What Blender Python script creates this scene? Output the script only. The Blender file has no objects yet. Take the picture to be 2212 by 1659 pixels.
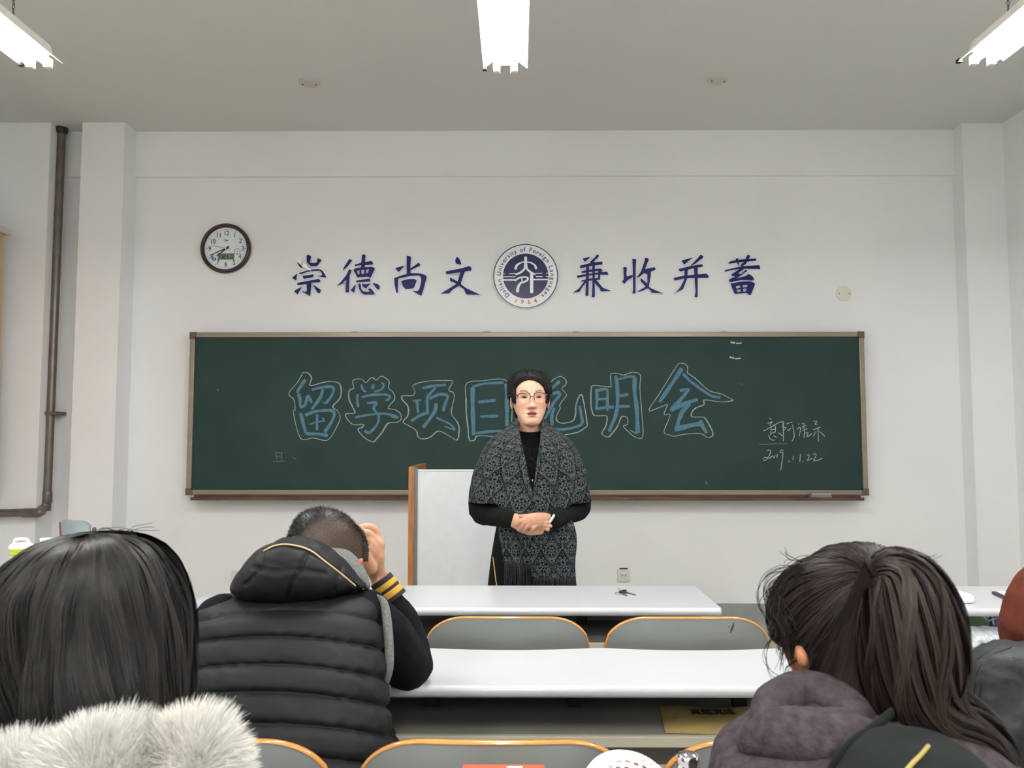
import bpy, bmesh, math, random
import numpy as np
from mathutils import Vector, Matrix
from mathutils.bvhtree import BVHTree

SC = bpy.context.scene
C = SC.collection
R = math.radians
rnd = random.Random(7)
nr = np.random.default_rng(11)

# ---------------------------------------------------------------- camera
F_PX = 1725.0
CAM_LOC = Vector((0.0, 0.0, 1.33))
PITCH, YAW = R(3.8), R(0.4)
cam_d = bpy.data.cameras.new('camera')
cam = bpy.data.objects.new('camera', cam_d); C.objects.link(cam)
cam_d.sensor_width = 36.0
cam_d.lens = 36.0 * F_PX / 2212.0
cam_d.clip_start = 0.05
cam.location = CAM_LOC
cam.rotation_euler = (R(90) + PITCH, 0, YAW)
cam_d.dof.use_dof = True
cam_d.dof.focus_distance = 3.5
cam_d.dof.aperture_fstop = 11.0
SC.camera = cam
CAM_R = cam.rotation_euler.to_matrix()

# ---------------------------------------------------------------- world, exposure
w = bpy.data.worlds.new('world'); SC.world = w; w.use_nodes = True
w.node_tree.nodes['Background'].inputs[0].default_value = (0.10, 0.12, 0.16, 1)
w.node_tree.nodes['Background'].inputs[1].default_value = 0.3
SC.view_settings.view_transform = 'Standard'
SC.view_settings.look = 'None'
SC.view_settings.exposure = 0.13
SC.view_settings.gamma = 1.0
SC.view_settings.use_curve_mapping = False
SC.cycles.use_denoising = True
SC.cycles.max_bounces = 8
SC.cycles.diffuse_bounces = 5
LAMP_W = 9.0          # watts of each ceiling fixture's area light
TUBE_E = 100.0           # emission of the tubes

# ---------------------------------------------------------------- projection helpers (pixel of the 2212x1659 photo -> world)
def ray(x, y):
    return CAM_R @ Vector(((x - 1106.0) / F_PX, -(y - 829.5) / F_PX, -1.0))
def P(x, y, Y):
    d = ray(x, y); return CAM_LOC + d * (Y / d.y)
def PZ(x, y, Z):
    d = ray(x, y); return CAM_LOC + d * ((Z - CAM_LOC.z) / d.z)
def proj(v):
    c = CAM_R.transposed() @ (Vector(v) - CAM_LOC)
    return 1106.0 + F_PX * c.x / -c.z, 829.5 - F_PX * c.y / -c.z
def proj_np(co):
    M = np.array(CAM_R.transposed()); c = (co - np.array(CAM_LOC)) @ M.T
    return 1106.0 + F_PX * c[:, 0] / -c[:, 2], 829.5 - F_PX * c[:, 1] / -c[:, 2]

# ---------------------------------------------------------------- materials
def lin(c):
    c = c / 255.0
    return c / 12.92 if c <= 0.04045 else ((c + 0.055) / 1.055) ** 2.4
def rgb(r, g, b): return (lin(r), lin(g), lin(b), 1.0)
MATS = {}
def mat(name, col, rough=0.6, metal=0.0, vary=0.0, scale=8.0, bump=0.0, bscale=60.0, spec=0.5, stretch=None, emit=None, sheen=0.0, detail=4.0, coat=0.0, trans=0.0, attr=None, col2=None):
    if name in MATS: return MATS[name]
    m = bpy.data.materials.new(name); m.use_nodes = True; MATS[name] = m
    nt = m.node_tree; b = nt.nodes['Principled BSDF']
    b.inputs['Base Color'].default_value = col
    b.inputs['Roughness'].default_value = rough
    b.inputs['Metallic'].default_value = metal
    b.inputs['Specular IOR Level'].default_value = spec
    b.inputs['Sheen Weight'].default_value = sheen
    b.inputs['Coat Weight'].default_value = coat
    b.inputs['Transmission Weight'].default_value = trans
    tc = nt.nodes.new('ShaderNodeTexCoord')
    mp = nt.nodes.new('ShaderNodeMapping')
    nt.links.new(tc.outputs['Object'], mp.inputs[0])
    if stretch: mp.inputs['Scale'].default_value = stretch
    src = None
    if attr:
        a = nt.nodes.new('ShaderNodeAttribute'); a.attribute_name = attr
        src = a.outputs['Color']
    if vary > 0:
        n = nt.nodes.new('ShaderNodeTexNoise'); n.inputs['Scale'].default_value = scale; n.inputs['Detail'].default_value = detail
        nt.links.new(mp.outputs[0], n.inputs['Vector'])
        r = nt.nodes.new('ShaderNodeMapRange')
        r.inputs['From Min'].default_value = 0.3; r.inputs['From Max'].default_value = 0.7
        nt.links.new(n.outputs['Fac'], r.inputs['Value'])
        mx = nt.nodes.new('ShaderNodeMix'); mx.data_type = 'RGBA'
        nt.links.new(r.outputs[0], mx.inputs['Factor'])
        if src is None:
            mx.inputs['A'].default_value = tuple(c * (1 - vary) for c in col[:3]) + (1,)
            mx.inputs['B'].default_value = col2 if col2 else tuple(min(1, c * (1 + vary)) for c in col[:3]) + (1,)
            nt.links.new(mx.outputs['Result'], b.inputs['Base Color'])
        else:
            r.inputs['To Min'].default_value = 1 - vary; r.inputs['To Max'].default_value = 1 + vary
            vm = nt.nodes.new('ShaderNodeVectorMath'); vm.operation = 'SCALE'
            nt.links.new(src, vm.inputs[0]); nt.links.new(r.outputs[0], vm.inputs['Scale'])
            nt.links.new(vm.outputs[0], b.inputs['Base Color'])
    elif src is not None:
        nt.links.new(src, b.inputs['Base Color'])
    if bump > 0:
        n2 = nt.nodes.new('ShaderNodeTexNoise'); n2.inputs['Scale'].default_value = bscale; n2.inputs['Detail'].default_value = 5
        nt.links.new(mp.outputs[0], n2.inputs['Vector'])
        bp = nt.nodes.new('ShaderNodeBump'); bp.inputs['Strength'].default_value = bump; bp.inputs['Distance'].default_value = 0.01
        nt.links.new(n2.outputs['Fac'], bp.inputs['Height']); nt.links.new(bp.outputs[0], b.inputs['Normal'])
    if emit:
        b.inputs['Emission Color'].default_value = emit[0]; b.inputs['Emission Strength'].default_value = emit[1]
    return m

M_WALL = mat('wall_paint', rgb(235, 236, 237), 0.75, vary=0.025, scale=1.3, bump=0.12, bscale=90)
M_CEIL = mat('ceiling_paint', rgb(216, 217, 215), 0.85, vary=0.02, scale=1.0, bump=0.1, bscale=120)
M_FLOOR = mat('terrazzo', rgb(172, 166, 150), 0.35, vary=0.12, scale=160, detail=2)
M_BASE = mat('grey_baseboard', rgb(150, 153, 154), 0.4, vary=0.06, scale=10)
M_PIPE = mat('painted_pipe', rgb(112, 102, 94), 0.35, metal=0.35, vary=0.15, scale=14)
M_CHAIN = mat('chain_steel', rgb(95, 88, 82), 0.5, metal=0.7)
M_FIXT = mat('white_sheet_metal', rgb(225, 223, 214), 0.4, vary=0.03)
M_TUBE = mat('lit_tube', rgb(255, 255, 250), 0.4, emit=((1.0, 0.99, 0.975, 1), TUBE_E))
M_DARK = mat('dark_plastic', rgb(38, 34, 33), 0.5, vary=0.1)
M_BOARD = mat('board_green', rgb(30, 56, 53), 0.6, spec=.3, vary=0.10, scale=3.0, bump=0.05, bscale=200, detail=8)
M_ALU = mat('board_frame_metal', rgb(140, 128, 112), 0.35, metal=0.45, vary=0.08, scale=5, stretch=(0.4, 4, 4))
M_ALUD = mat('board_corner_plastic', rgb(95, 80, 66), 0.5, vary=0.08)
M_TRAY = mat('tray_metal', rgb(92, 66, 56), 0.4, metal=0.5, vary=0.3, scale=6)
M_DUST = mat('chalk_dust', rgb(196, 190, 182), 0.9, vary=0.2, scale=80)
M_CHB = mat('blue_chalk', rgb(82, 122, 144), 0.95, vary=0.22, scale=45, detail=8)
M_CHW = mat('white_chalk', rgb(166, 180, 176), 0.95, vary=0.35, scale=120, detail=8)
M_CHF = mat('faint_chalk', rgb(92, 110, 106), 0.95, vary=0.3, scale=120, detail=8)
M_BLUE = mat('royal_blue_acrylic', rgb(14, 22, 100), 0.35, spec=0.3)
M_ACRY = mat('white_acrylic', rgb(242, 244, 247), 0.3)
M_NAVY = mat('navy_print', rgb(30, 38, 88), 0.25)
M_ORNG = mat('orange_print', rgb(200, 90, 48), 0.35)
M_CHIP_GLARE = mat('glare_white_chip', rgb(255, 255, 255), 0.1, coat=1.0)  # peeled spots; the lamp's reflection is put into the plain white colour
M_DESK = mat('desk_laminate', rgb(180, 183, 186), 0.28, vary=0.02, scale=30, stretch=(1, 12, 1))
M_SHELF = mat('grey_shelf_board', rgb(120, 119, 115), 0.6, vary=0.05)
M_LIP = mat('beige_shelf_lip', rgb(176, 170, 150), 0.55, vary=0.05)
M_STEEL = mat('dark_painted_steel', rgb(42, 38, 36), 0.45, metal=0.3)
M_SEATG = mat('grey_laminate', rgb(122, 126, 124), 0.5, vary=0.05, scale=12)
M_PLY = mat('varnished_plywood_edge', rgb(192, 132, 62), 0.22, vary=0.12, scale=20, stretch=(1, 1, 14), coat=0.5)

# ---------------------------------------------------------------- object helpers
def tag(o, label=None, cat=None, group=None, kind=None):
    if label: o['label'] = label
    if cat: o['category'] = cat
    if group: o['group'] = group
    if kind: o['kind'] = kind
    return o
def empty(name, loc, label=None, cat=None, group=None, rz=0.0):
    o = bpy.data.objects.new(name, None); o.empty_display_size = 0.1
    o.location = loc; o.rotation_euler = (0, 0, rz); C.objects.link(o)
    return tag(o, label, cat, group)
def link(name, me, m=None, parent=None, smooth=False, keep=True):
    """link mesh data given in world coordinates; under a parent at p it is stored relative to p"""
    o = bpy.data.objects.new(name, me); C.objects.link(o)
    if m is not None:
        for mm in (m if isinstance(m, (list, tuple)) else [m]): me.materials.append(mm)
    if smooth and len(me.polygons): me.polygons.foreach_set('use_smooth', [True] * len(me.polygons))
    if parent is not None:
        o.parent = parent
        if keep:
            q = parent; T = Vector((0, 0, 0))
            while q is not None: T += q.location; q = q.parent
            me.transform(Matrix.Translation(-T))
    return o
class MB:
    def __init__(s): s.v = []; s.f = []; s.mi = []
    def add(s, v, f, mi=0):
        k = len(s.v); s.v.extend([tuple(p) for p in v]); s.f.extend([tuple(i + k for i in q) for q in f]); s.mi.extend([mi] * len(f)); return s
    def box(s, x0, x1, y0, y1, z0, z1, mi=0, bev=0.0):
        if bev > 0:
            bm = bmesh.new(); bmesh.ops.create_cube(bm, size=1)
            for v in bm.verts: v.co = Vector(((x0 + x1) / 2 + v.co.x * (x1 - x0), (y0 + y1) / 2 + v.co.y * (y1 - y0), (z0 + z1) / 2 + v.co.z * (z1 - z0)))
            bmesh.ops.bevel(bm, geom=list(bm.edges), offset=bev, segments=3, affect='EDGES', profile=0.5)
            bm.verts.ensure_lookup_table()
            s.add([v.co for v in bm.verts], [[v.index for v in f.verts] for f in bm.faces], mi); bm.free(); return s
        v = [(x, y, z) for x in (x0, x1) for y in (y0, y1) for z in (z0, z1)]
        return s.add(v, [(0, 1, 3, 2), (4, 6, 7, 5), (0, 4, 5, 1), (2, 3, 7, 6), (0, 2, 6, 4), (1, 5, 7, 3)], mi)
    def geo(s, g, mi=0): return s.add(g[0], g[1], mi)
    def mesh(s, name='m'):
        me = bpy.data.meshes.new(name); me.from_pydata(s.v, [], s.f)
        if any(s.mi): me.polygons.foreach_set('material_index', s.mi)
        me.update(); return me
    def build(s, name, m, parent=None, smooth=False):
        return link(name, s.mesh(name), m, parent, smooth)
def boxobj(name, x0, x1, y0, y1, z0, z1, m, parent=None, bev=0.0):
    return MB().box(x0, x1, y0, y1, z0, z1, bev=bev).build(name, m, parent, smooth=False)
def fixn(me):
    bm = bmesh.new(); bm.from_mesh(me); bmesh.ops.recalc_face_normals(bm, faces=bm.faces); bm.to_mesh(me); bm.free(); return me

def catmull(pts, n=6, closed=False):
    pts = [np.array(p, float) for p in pts]; m = len(pts)
    if m < 3 and not closed:
        return np.array([pts[0] + (pts[-1] - pts[0]) * t for t in np.linspace(0, 1, n + 1)])
    out = []
    rng = range(m if closed else m - 1)
    for i in rng:
        if closed: p0, p1, p2, p3 = pts[(i - 1) % m], pts[i], pts[(i + 1) % m], pts[(i + 2) % m]
        else:
            p1, p2 = pts[i], pts[i + 1]
            p0 = pts[i - 1] if i > 0 else 2 * p1 - p2
            p3 = pts[i + 2] if i + 2 < m else 2 * p2 - p1
        for k in range(n):
            t = k / n
            out.append(0.5 * ((2 * p1) + (-p0 + p2) * t + (2 * p0 - 5 * p1 + 4 * p2 - p3) * t * t + (-p0 + 3 * p1 - 3 * p2 + p3) * t ** 3))
    if not closed: out.append(pts[-1])
    return np.array(out)

def tube(pts, rad, seg=14, sub=6, flat=1.0, fdir=None, cap=True):
    """smooth tapering tube through pts; flat squashes it along fdir"""
    rad = rad if hasattr(rad, '__len__') else [rad] * len(pts)
    q = catmull([list(p) + [r] for p, r in zip(pts, rad)], sub)
    c, r = q[:, :3], np.maximum(q[:, 3], 1e-4)
    t = np.gradient(c, axis=0); t /= np.maximum(np.linalg.norm(t, axis=1, keepdims=True), 1e-9)
    if cap:
        a = [(0.995, 0.1), (0.9, 0.44), (0.7, 0.714), (0.4, 0.917)]
        c = np.vstack([[c[0] - t[0] * r[0] * k for k, _ in a], c, [c[-1] + t[-1] * r[-1] * k for k, _ in a[::-1]]])
        r = np.concatenate([[r[0] * k for _, k in a], r, [r[-1] * k for _, k in a[::-1]]])
        t = np.vstack([[t[0]] * 4, t, [t[-1]] * 4])
    u = np.array(fdir if fdir is not None else ((0, 0, 1) if abs(t[0][2]) < 0.9 else (1, 0, 0)), float)
    ang = np.linspace(0, 2 * math.pi, seg, endpoint=False); V = []
    for i in range(len(c)):
        if fdir is not None: u = np.array(fdir, float)
        u = u - t[i] * np.dot(u, t[i]); n = np.linalg.norm(u)
        u = u / n if n > 1e-6 else np.array((1.0, 0, 0))
        s = np.cross(t[i], u)
        V.append(c[i] + r[i] * (np.cos(ang)[:, None] * s + flat * np.sin(ang)[:, None] * u))
    return grid_faces(np.array(V))
def grid_faces(V, caps=True, wrap=True):
    n, m = V.shape[:2]; f = []
    for i in range(n - 1):
        for j in range(m if wrap else m - 1):
            a, b = i * m + j, i * m + (j + 1) % m
            f.append((a, b, b + m, a + m))
    if caps and wrap: f.append(tuple(range(m))[::-1]); f.append(tuple(range((n - 1) * m, n * m)))
    return V.reshape(-1, 3).tolist(), f
def rings(rs, seg=48, sub=5, ex=2.0):
    """rs: (cx,cy,cz, halfwidth X, halfdepth Y) horizontal rings, smooth in between"""
    q = catmull(rs, sub); ang = np.linspace(0, 2 * math.pi, seg, endpoint=False); e = 2.0 / ex
    cx, sx = np.cos(ang), np.sin(ang)
    ux, uy = np.sign(cx) * np.abs(cx) ** e, np.sign(sx) * np.abs(sx) ** e
    V = np.zeros((len(q), seg, 3))
    V[:, :, 0] = q[:, 0:1] + np.maximum(q[:, 3:4], 1e-3) * ux
    V[:, :, 1] = q[:, 1:2] + np.maximum(q[:, 4:5], 1e-3) * uy
    V[:, :, 2] = q[:, 2:3]
    return V
def pxring(xl, xr, y, Y, dep):
    a, b = P(xl, y, Y), P(xr, y, Y); c = (a + b) / 2
    return (c.x, Y, c.z, (b.x - a.x) / 2, dep)
def ellipsoid(c, r, seg=32, n=20, M=None):
    V = np.zeros((n + 1, seg, 3)); th = np.linspace(0.02, math.pi - 0.02, n + 1); ph = np.linspace(0, 2 * math.pi, seg, endpoint=False)
    V[:, :, 0] = np.sin(th)[:, None] * np.cos(ph) * r[0]; V[:, :, 1] = np.sin(th)[:, None] * np.sin(ph) * r[1]; V[:, :, 2] = np.cos(th)[:, None] * r[2]
    if M is not None: V = V @ np.array(M).T
    return grid_faces(V + np.array(c))
def fuse(geos, voxel=0.004, smooth=6, fac=0.5):
    """one continuous surface out of overlapping closed shapes"""
    mb = MB()
    for g in geos: mb.geo(g)
    me = fixn(mb.mesh('tmp')); o = bpy.data.objects.new('tmp', me); C.objects.link(o)
    r = o.modifiers.new('r', 'REMESH'); r.mode = 'VOXEL'; r.voxel_size = voxel
    s = o.modifiers.new('s', 'SMOOTH'); s.iterations = smooth; s.factor = fac
    dg = bpy.context.evaluated_depsgraph_get(); dg.update()
    out = bpy.data.meshes.new_from_object(o.evaluated_get(dg))
    bpy.data.objects.remove(o); bpy.data.meshes.remove(me)
    out.polygons.foreach_set('use_smooth', [True] * len(out.polygons))
    return out
def get_co(me):
    a = np.empty(len(me.vertices) * 3, np.float32); me.vertices.foreach_get('co', a); return a.reshape(-1, 3).astype(float)
def set_co(me, co): me.vertices.foreach_set('co', co.astype(np.float32).ravel()); me.update()
def get_no(me):
    a = np.empty(len(me.vertices) * 3, np.float32); me.vertex_normals.foreach_get('vector', a); return a.reshape(-1, 3).astype(float)
def set_col(me, col, name='tint'):
    at = me.color_attributes.new(name, 'FLOAT_COLOR', 'POINT')
    c = np.ones((len(me.vertices), 4), np.float32); c[:, :3] = col; at.data.foreach_set('color', c.ravel())
def wob(p, s=1.0, seed=0.0):
    """cheap smooth noise in about -1..1"""
    x, y, z = p[:, 0] * s, p[:, 1] * s, p[:, 2] * s
    return (np.sin(x * 1.7 + 2.3 * np.sin(y * 1.1 + seed) + seed) + np.sin(y * 2.1 + 1.9 * np.sin(z * 1.3 + seed * 2)) + np.sin(z * 1.9 + 2.1 * np.sin(x * 1.5 - seed)) + 0.5 * np.sin(x * 4.1 + y * 3.3 + 2 * np.sin(z * 3.7) + seed)) / 3.5
def bvh_of(me): 
    return BVHTree.FromPolygons([v.co for v in me.vertices], [tuple(p.vertices) for p in me.polygons])
def hit(b, x, y, off=0.0):
    d = ray(x, y).normalized(); h = b.ray_cast(CAM_LOC, d)
    return None if h[0] is None else h[0] - d * off
def ribbons(name, S, wid, out, mats, parent, tint=None, taper=0.3):
    """S (N,K,3) strand points, out (N,K,3) directions the flat side faces; thin tapering strips joined in one mesh"""
    N, K = S.shape[:2]
    t = np.gradient(S, axis=1); t /= np.maximum(np.linalg.norm(t, axis=2, keepdims=True), 1e-9)
    s = np.cross(t, out); s /= np.maximum(np.linalg.norm(s, axis=2, keepdims=True), 1e-9)
    prof = (taper + (1 - taper) * np.sqrt(np.clip(1 - np.linspace(0, 1, K) ** 3, 0, 1)))[None, :, None]
    w = (wid if np.ndim(wid) else np.full(N, wid))[:, None, None] * 0.5 * prof
    V = np.stack([S - s * w, S + s * w], axis=2).reshape(-1, 3)
    base = (np.arange(N)[:, None] * K + np.arange(K - 1)[None, :]) * 2
    q = np.stack([base, base + 1, base + 3, base + 2], axis=2).reshape(-1)
    nf = N * (K - 1)
    me = bpy.data.meshes.new(name); me.vertices.add(len(V)); me.vertices.foreach_set('co', V.astype(np.float32).ravel())
    me.loops.add(nf * 4); me.loops.foreach_set('vertex_index', q.astype(np.int32))
    me.polygons.add(nf); me.polygons.foreach_set('loop_start', np.arange(0, nf * 4, 4, dtype=np.int32))
    me.update(calc_edges=True)
    if tint is not None: set_col(me, np.repeat(tint, 2 * K, axis=0))
    return link(name, me, mats, parent, smooth=True)

def fill2d(polys, depth, Yp, name, m, parent=None, bevel=0.0):
    """closed outlines [(X,Z)...] (holes allowed) as a slab; its face stands at Y=Yp, thickness goes to +Y"""
    cu = bpy.data.curves.new('c', 'CURVE'); cu.dimensions = '2D'; cu.fill_mode = 'BOTH'; cu.extrude = depth / 2; cu.bevel_depth = bevel
    for p in polys:
        s = cu.splines.new('POLY'); s.points.add(len(p) - 1); s.use_cyclic_u = True
        for i, (x, z) in enumerate(p): s.points[i].co = (x, z, 0, 1)
    o = bpy.data.objects.new('c', cu); C.objects.link(o)
    dg = bpy.context.evaluated_depsgraph_get(); me = bpy.data.meshes.new_from_object(o.evaluated_get(dg))
    bpy.data.objects.remove(o); bpy.data.curves.remove(cu)
    me.materials.clear()
    me.transform(Matrix(((1, 0, 0, 0), (0, 0, -1, Yp + depth / 2), (0, 1, 0, 0), (0, 0, 0, 1))))
    return link(name, me, m, parent)
def textmesh(s, size, extrude=0.0004, off=0.0):
    cu = bpy.data.curves.new('t', 'FONT'); cu.body = s; cu.size = size; cu.align_x = 'CENTER'; cu.align_y = 'CENTER'; cu.extrude = extrude; cu.offset = off
    o = bpy.data.objects.new('t', cu); C.objects.link(o)
    dg = bpy.context.evaluated_depsgraph_get(); me = bpy.data.meshes.new_from_object(o.evaluated_get(dg))
    bpy.data.objects.remove(o); bpy.data.curves.remove(cu); me.materials.clear(); return me
def text_geo(s, size, M, extrude=0.0004, off=0.0):
    me = textmesh(s, size, extrude, off); me.transform(M)
    g = ([tuple(v.co) for v in me.vertices], [tuple(p.vertices) for p in me.polygons]); bpy.data.meshes.remove(me); return g
def wallM(x, Y, z, rot=0.0, sx=1.0):
    """place XY text on a wall facing -Y"""
    return Matrix.Translation((x, Y, z)) @ Matrix.Rotation(R(90), 4, 'X') @ Matrix.Rotation(rot, 4, 'Z') @ Matrix.Diagonal((sx, 1, 1, 1))
def stroke2d(pts, w, ends=True):
    """flat ribbon polygon strip around 2D polyline; pts (n,2), w scalar or per-point"""
    p = np.array(pts, float); w = np.full(len(p), w) if not hasattr(w, '__len__') else np.array(w)
    t = np.gradient(p, axis=0); t /= np.maximum(np.linalg.norm(t, axis=1, keepdims=True), 1e-9)
    n = np.stack([-t[:, 1], t[:, 0]], 1)
    return p - n * w[:, None] / 2, p + n * w[:, None] / 2
# ================================================================ ROOM
YW, ZC = 5.95, 3.65
XL, XR = -3.95, P(2190, 600, 5.74).x
BM = MB
def struct(name, mb, m, smooth=False):
    return tag(mb.build(name, m, None, smooth), kind='structure')
struct('floor', MB().box(XL - .2, XR + .2, -4.2, YW + .25, -.12, 0), M_FLOOR)
struct('ceiling', MB().box(XL - .2, XR + .2, -4.2, YW + .25, ZC, ZC + .15), M_CEIL)
xb0 = P(97, 600, 5.74).x; xp0 = P(166, 600, 5.74).x; xp1 = P(259, 600, 5.74).x; xq = P(2100, 600, 5.74).x
wb = MB().box(XL - .2, XR + .2, YW, YW + .2, 0, ZC)
wb.box(xp1 - .02, xq + .02, YW - .03, YW + .05, 3.30, ZC)          # beam band
wb.box(xb0 - .02, xp0 + .02, YW - .03, YW + .05, 3.30, ZC)
wb.box(XL - .05, xb0, 5.74, YW + .05, 0, ZC)                        # left pier
wb.box(xp0, xp1, 5.74, YW + .05, 0, ZC)                             # pilaster beside the board
wb.box(xq, XR + .05, 5.80, YW + .05, 0, ZC)                         # right pier
struct('wall_back', wb, M_WALL)
struct('wall_left', MB().box(XL - .2, XL, -4.2, YW, 0, ZC), M_WALL)
struct('wall_right', MB().box(XR, XR + .2, -4.2, YW, 0, ZC), M_WALL)
struct('wall_front', MB().box(XL - .2, XR + .2, -4.2, -4.0, 0, ZC), M_WALL)
bb = MB().box(xp1, xq, YW - .012, YW + .01, 0, .115).box(xp0, xp1 + .012, 5.728, 5.75, 0, .115).box(xq - .012, XR, 5.788, 5.81, 0, .115).box(xp1 - .01, xp1 + .012, 5.728, YW, 0, .115)
struct('baseboard_back', bb, M_BASE)
struct('baseboard_right', MB().box(XR - .012, XR + .01, -4, 5.79, 0, .115), M_BASE)

# curtain rail end and curtain at the far left
rb = P(9, 505, 5.55)
t = empty('curtain', (XL + .12, 5.35, rb.z), 'orange tan curtain hanging beside the left wall, cut off by the frame', 'curtain')
M_CURT = mat('orange_curtain', rgb(206, 158, 92), 0.8, vary=0.08, scale=6, stretch=(10, 10, .5), sheen=0.3)
pts = []
zt, zb2 = rb.z, P(9, 1070, 5.5).z
n, k = 60, 12
V = np.zeros((k, n, 3))
xe = P(7, 700, 5.55).x
for i in range(k):
    v = i / (k - 1)
    for j in range(n):
        u = j / (n - 1)
        V[i, j] = (xe - .012 - .05 + (.045 + .012 * v) * math.sin(u * 22 + .6 * v) + .015 * v, 5.60 - 1.3 * u, zt + (zb2 - zt) * v)
g = grid_faces(V, wrap=False)
mb = MB().geo(g); o = mb.build('curtain_cloth', M_CURT, t, smooth=True)
sm = o.modifiers.new('s', 'SOLIDIFY'); sm.thickness = .003
pr = P(21, 508, 5.60)
boxobj('curtain_rail', XL, pr.x, 4.2, 5.62, rb.z + .002, rb.z + .045, mat('rail_white', rgb(205, 200, 192), .5), t)

# heating pipe
t = empty('water_pipe', (P(110, 800, 5.84).x, 5.84, 1.0), 'brownish grey pipe running down the left wall recess and turning left', 'pipe')
ptop, pbot = P(134, 272, 5.84), P(101, 1098, 5.84)
x0 = (ptop.x + pbot.x) / 2
pe = P(88, 1106, 5.665)
path = [(ptop.x, 5.84, ZC), (ptop.x * .5 + pbot.x * .5, 5.84, 2.2), (pbot.x, 5.84, pbot.z + .10), (pbot.x - .003, 5.835, pbot.z + .03), (pbot.x - .02, 5.80, pbot.z), (pe.x, 5.67, pe.z), (pe.x - .10, 5.665, pe.z - .004), (XL + .01, 5.665, P(0, 1111, 5.665).z)]
MB().geo(tube(path, .029, seg=20, sub=8)).build('pipe_run', M_PIPE, t, smooth=True)
MB().geo(tube([(pbot.x, 5.84, pbot.z + .11), (pbot.x, 5.84, pbot.z + .05)], .034, seg=20, sub=2)).build('elbow_collar', M_PIPE, t, smooth=True)
c = P(58, 1108, 5.665)
MB().geo(tube([(c.x + .08, 5.665, c.z), (c.x - .02, 5.665, c.z)], .033, seg=20, sub=2)).build('pipe_coupling', M_PIPE, t, smooth=True)
c = P(114, 893, 5.84)
MB().box(c.x - .075, c.x + .04, 5.80, 5.95, c.z - .013, c.z + .013, bev=.003).build('pipe_clamp', M_PIPE, t)
MB().geo(tube([(ptop.x, 5.84, ZC - .02), (ptop.x, 5.84, ZC - .001)], .042, seg=20, sub=2)).build('ceiling_collar', M_DARK, t, smooth=True)

# round blank plates
def disc_geo(c, r, h, axis, n=40, bevel=.2):
    V = []
    for rr, hh in ((r, 0), (r, h * (1 - bevel)), (r * .93, h), (0.001, h)):
        V.append([[math.cos(a) * rr, math.sin(a) * rr, hh] for a in np.linspace(0, 2 * math.pi, n, endpoint=False)])
    V = np.array(V)
    M = {'-Z': np.array([[1, 0, 0], [0, -1, 0], [0, 0, -1]]), '-Y': np.array([[1, 0, 0], [0, 0, -1], [0, 1, 0]]), 'Z': np.eye(3)}[axis]
    return grid_faces(V @ M.T + np.array(c))
M_PLATE = mat('cover_plate', rgb(200, 197, 186), .5)
for px, py, lab in ((668, 178, 'left'), (1551, 171, 'right')):
    p = PZ(px, py, ZC)
    t = empty('ceiling_cover_plate', (p.x, p.y, ZC), f'round off-white blank cover plate on the ceiling, {lab} one of the two', 'cover plate', 'round cover plates on the ceiling')
    MB().geo(disc_geo((p.x, p.y, ZC), .064, .014, '-Z')).build('plate', M_PLATE, t)
    for s in (-1, 1): MB().geo(disc_geo((p.x + s * .042, p.y + s * .004, ZC - .0138), .005, .003, '-Z', 10)).build('screw', M_DARK, t)
p = P(1822, 635, YW)
t = empty('wall_cover_plate', (p.x, YW, p.z), 'round white blank cover plate on the wall above the right end of the blackboard', 'cover plate')
MB().geo(disc_geo((p.x, YW, p.z), .057, .012, '-Y')).build('plate', mat('white_plate', rgb(222, 220, 208), .4), t)
for s in (-1, 1): MB().geo(disc_geo((p.x + s * .038, YW - .0118, p.z), .004, .003, '-Y', 10)).build('screw', M_DARK, t)

# sockets
M_SOCK = mat('socket_plastic', rgb(216, 216, 208), .35)
def socket(px, py, lab, slots, w=.088):
    p = P(px, py, YW)
    t = empty('wall_socket', (p.x, YW, p.z), lab, 'socket')
    MB().box(p.x - w / 2, p.x + w / 2, YW - .012, YW, p.z - .044, p.z + .044, bev=.003).build('faceplate', M_SOCK, t)
    MB().box(p.x - w / 2 + .01, p.x + w / 2 - .01, YW - .014, YW - .011, p.z - .034, p.z + .034, bev=.001).build('insert', M_SOCK, t)
    for dx, dz, ww, hh in slots:
        MB().box(p.x + dx - ww / 2, p.x + dx + ww / 2, YW - .0146, YW - .013, p.z + dz - hh / 2, p.z + dz + hh / 2).build('slot', M_DARK if hh > ww or ww < .012 else mat('slot_grey', rgb(165, 163, 155), .5), t)
    return t, p
t, p = socket(1347, 1243, 'square two-port data socket on the wall right of the woman', [(-.013, .002, .016, .014), (.013, .002, .016, .014)], w=.09)
MB().box(p.x - .03, p.x + .03, YW - .006, YW - .001, p.z + .047, p.z + .054).build('cable_gap', M_DARK, t)
socket(514, 1246, 'white power socket low on the wall beside the seated man in the padded vest', [(.0, .018, .004, .010), (.016, .018, .004, .010), (-.008, -.014, .004, .014), (.016, -.018, .004, .014), (.004, -.016, .004, .012)])
p = P(362, 1236, YW)
boxobj('wall_box', p.x - .03, p.x + .03, YW - .03, YW, p.z - .045, p.z + .03, mat('beige_box', rgb(205, 180, 130), .5), None, bev=.004)
tag(bpy.data.objects['wall_box'], 'small beige box on the wall just right of the long-haired head', 'wall box')

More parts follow.
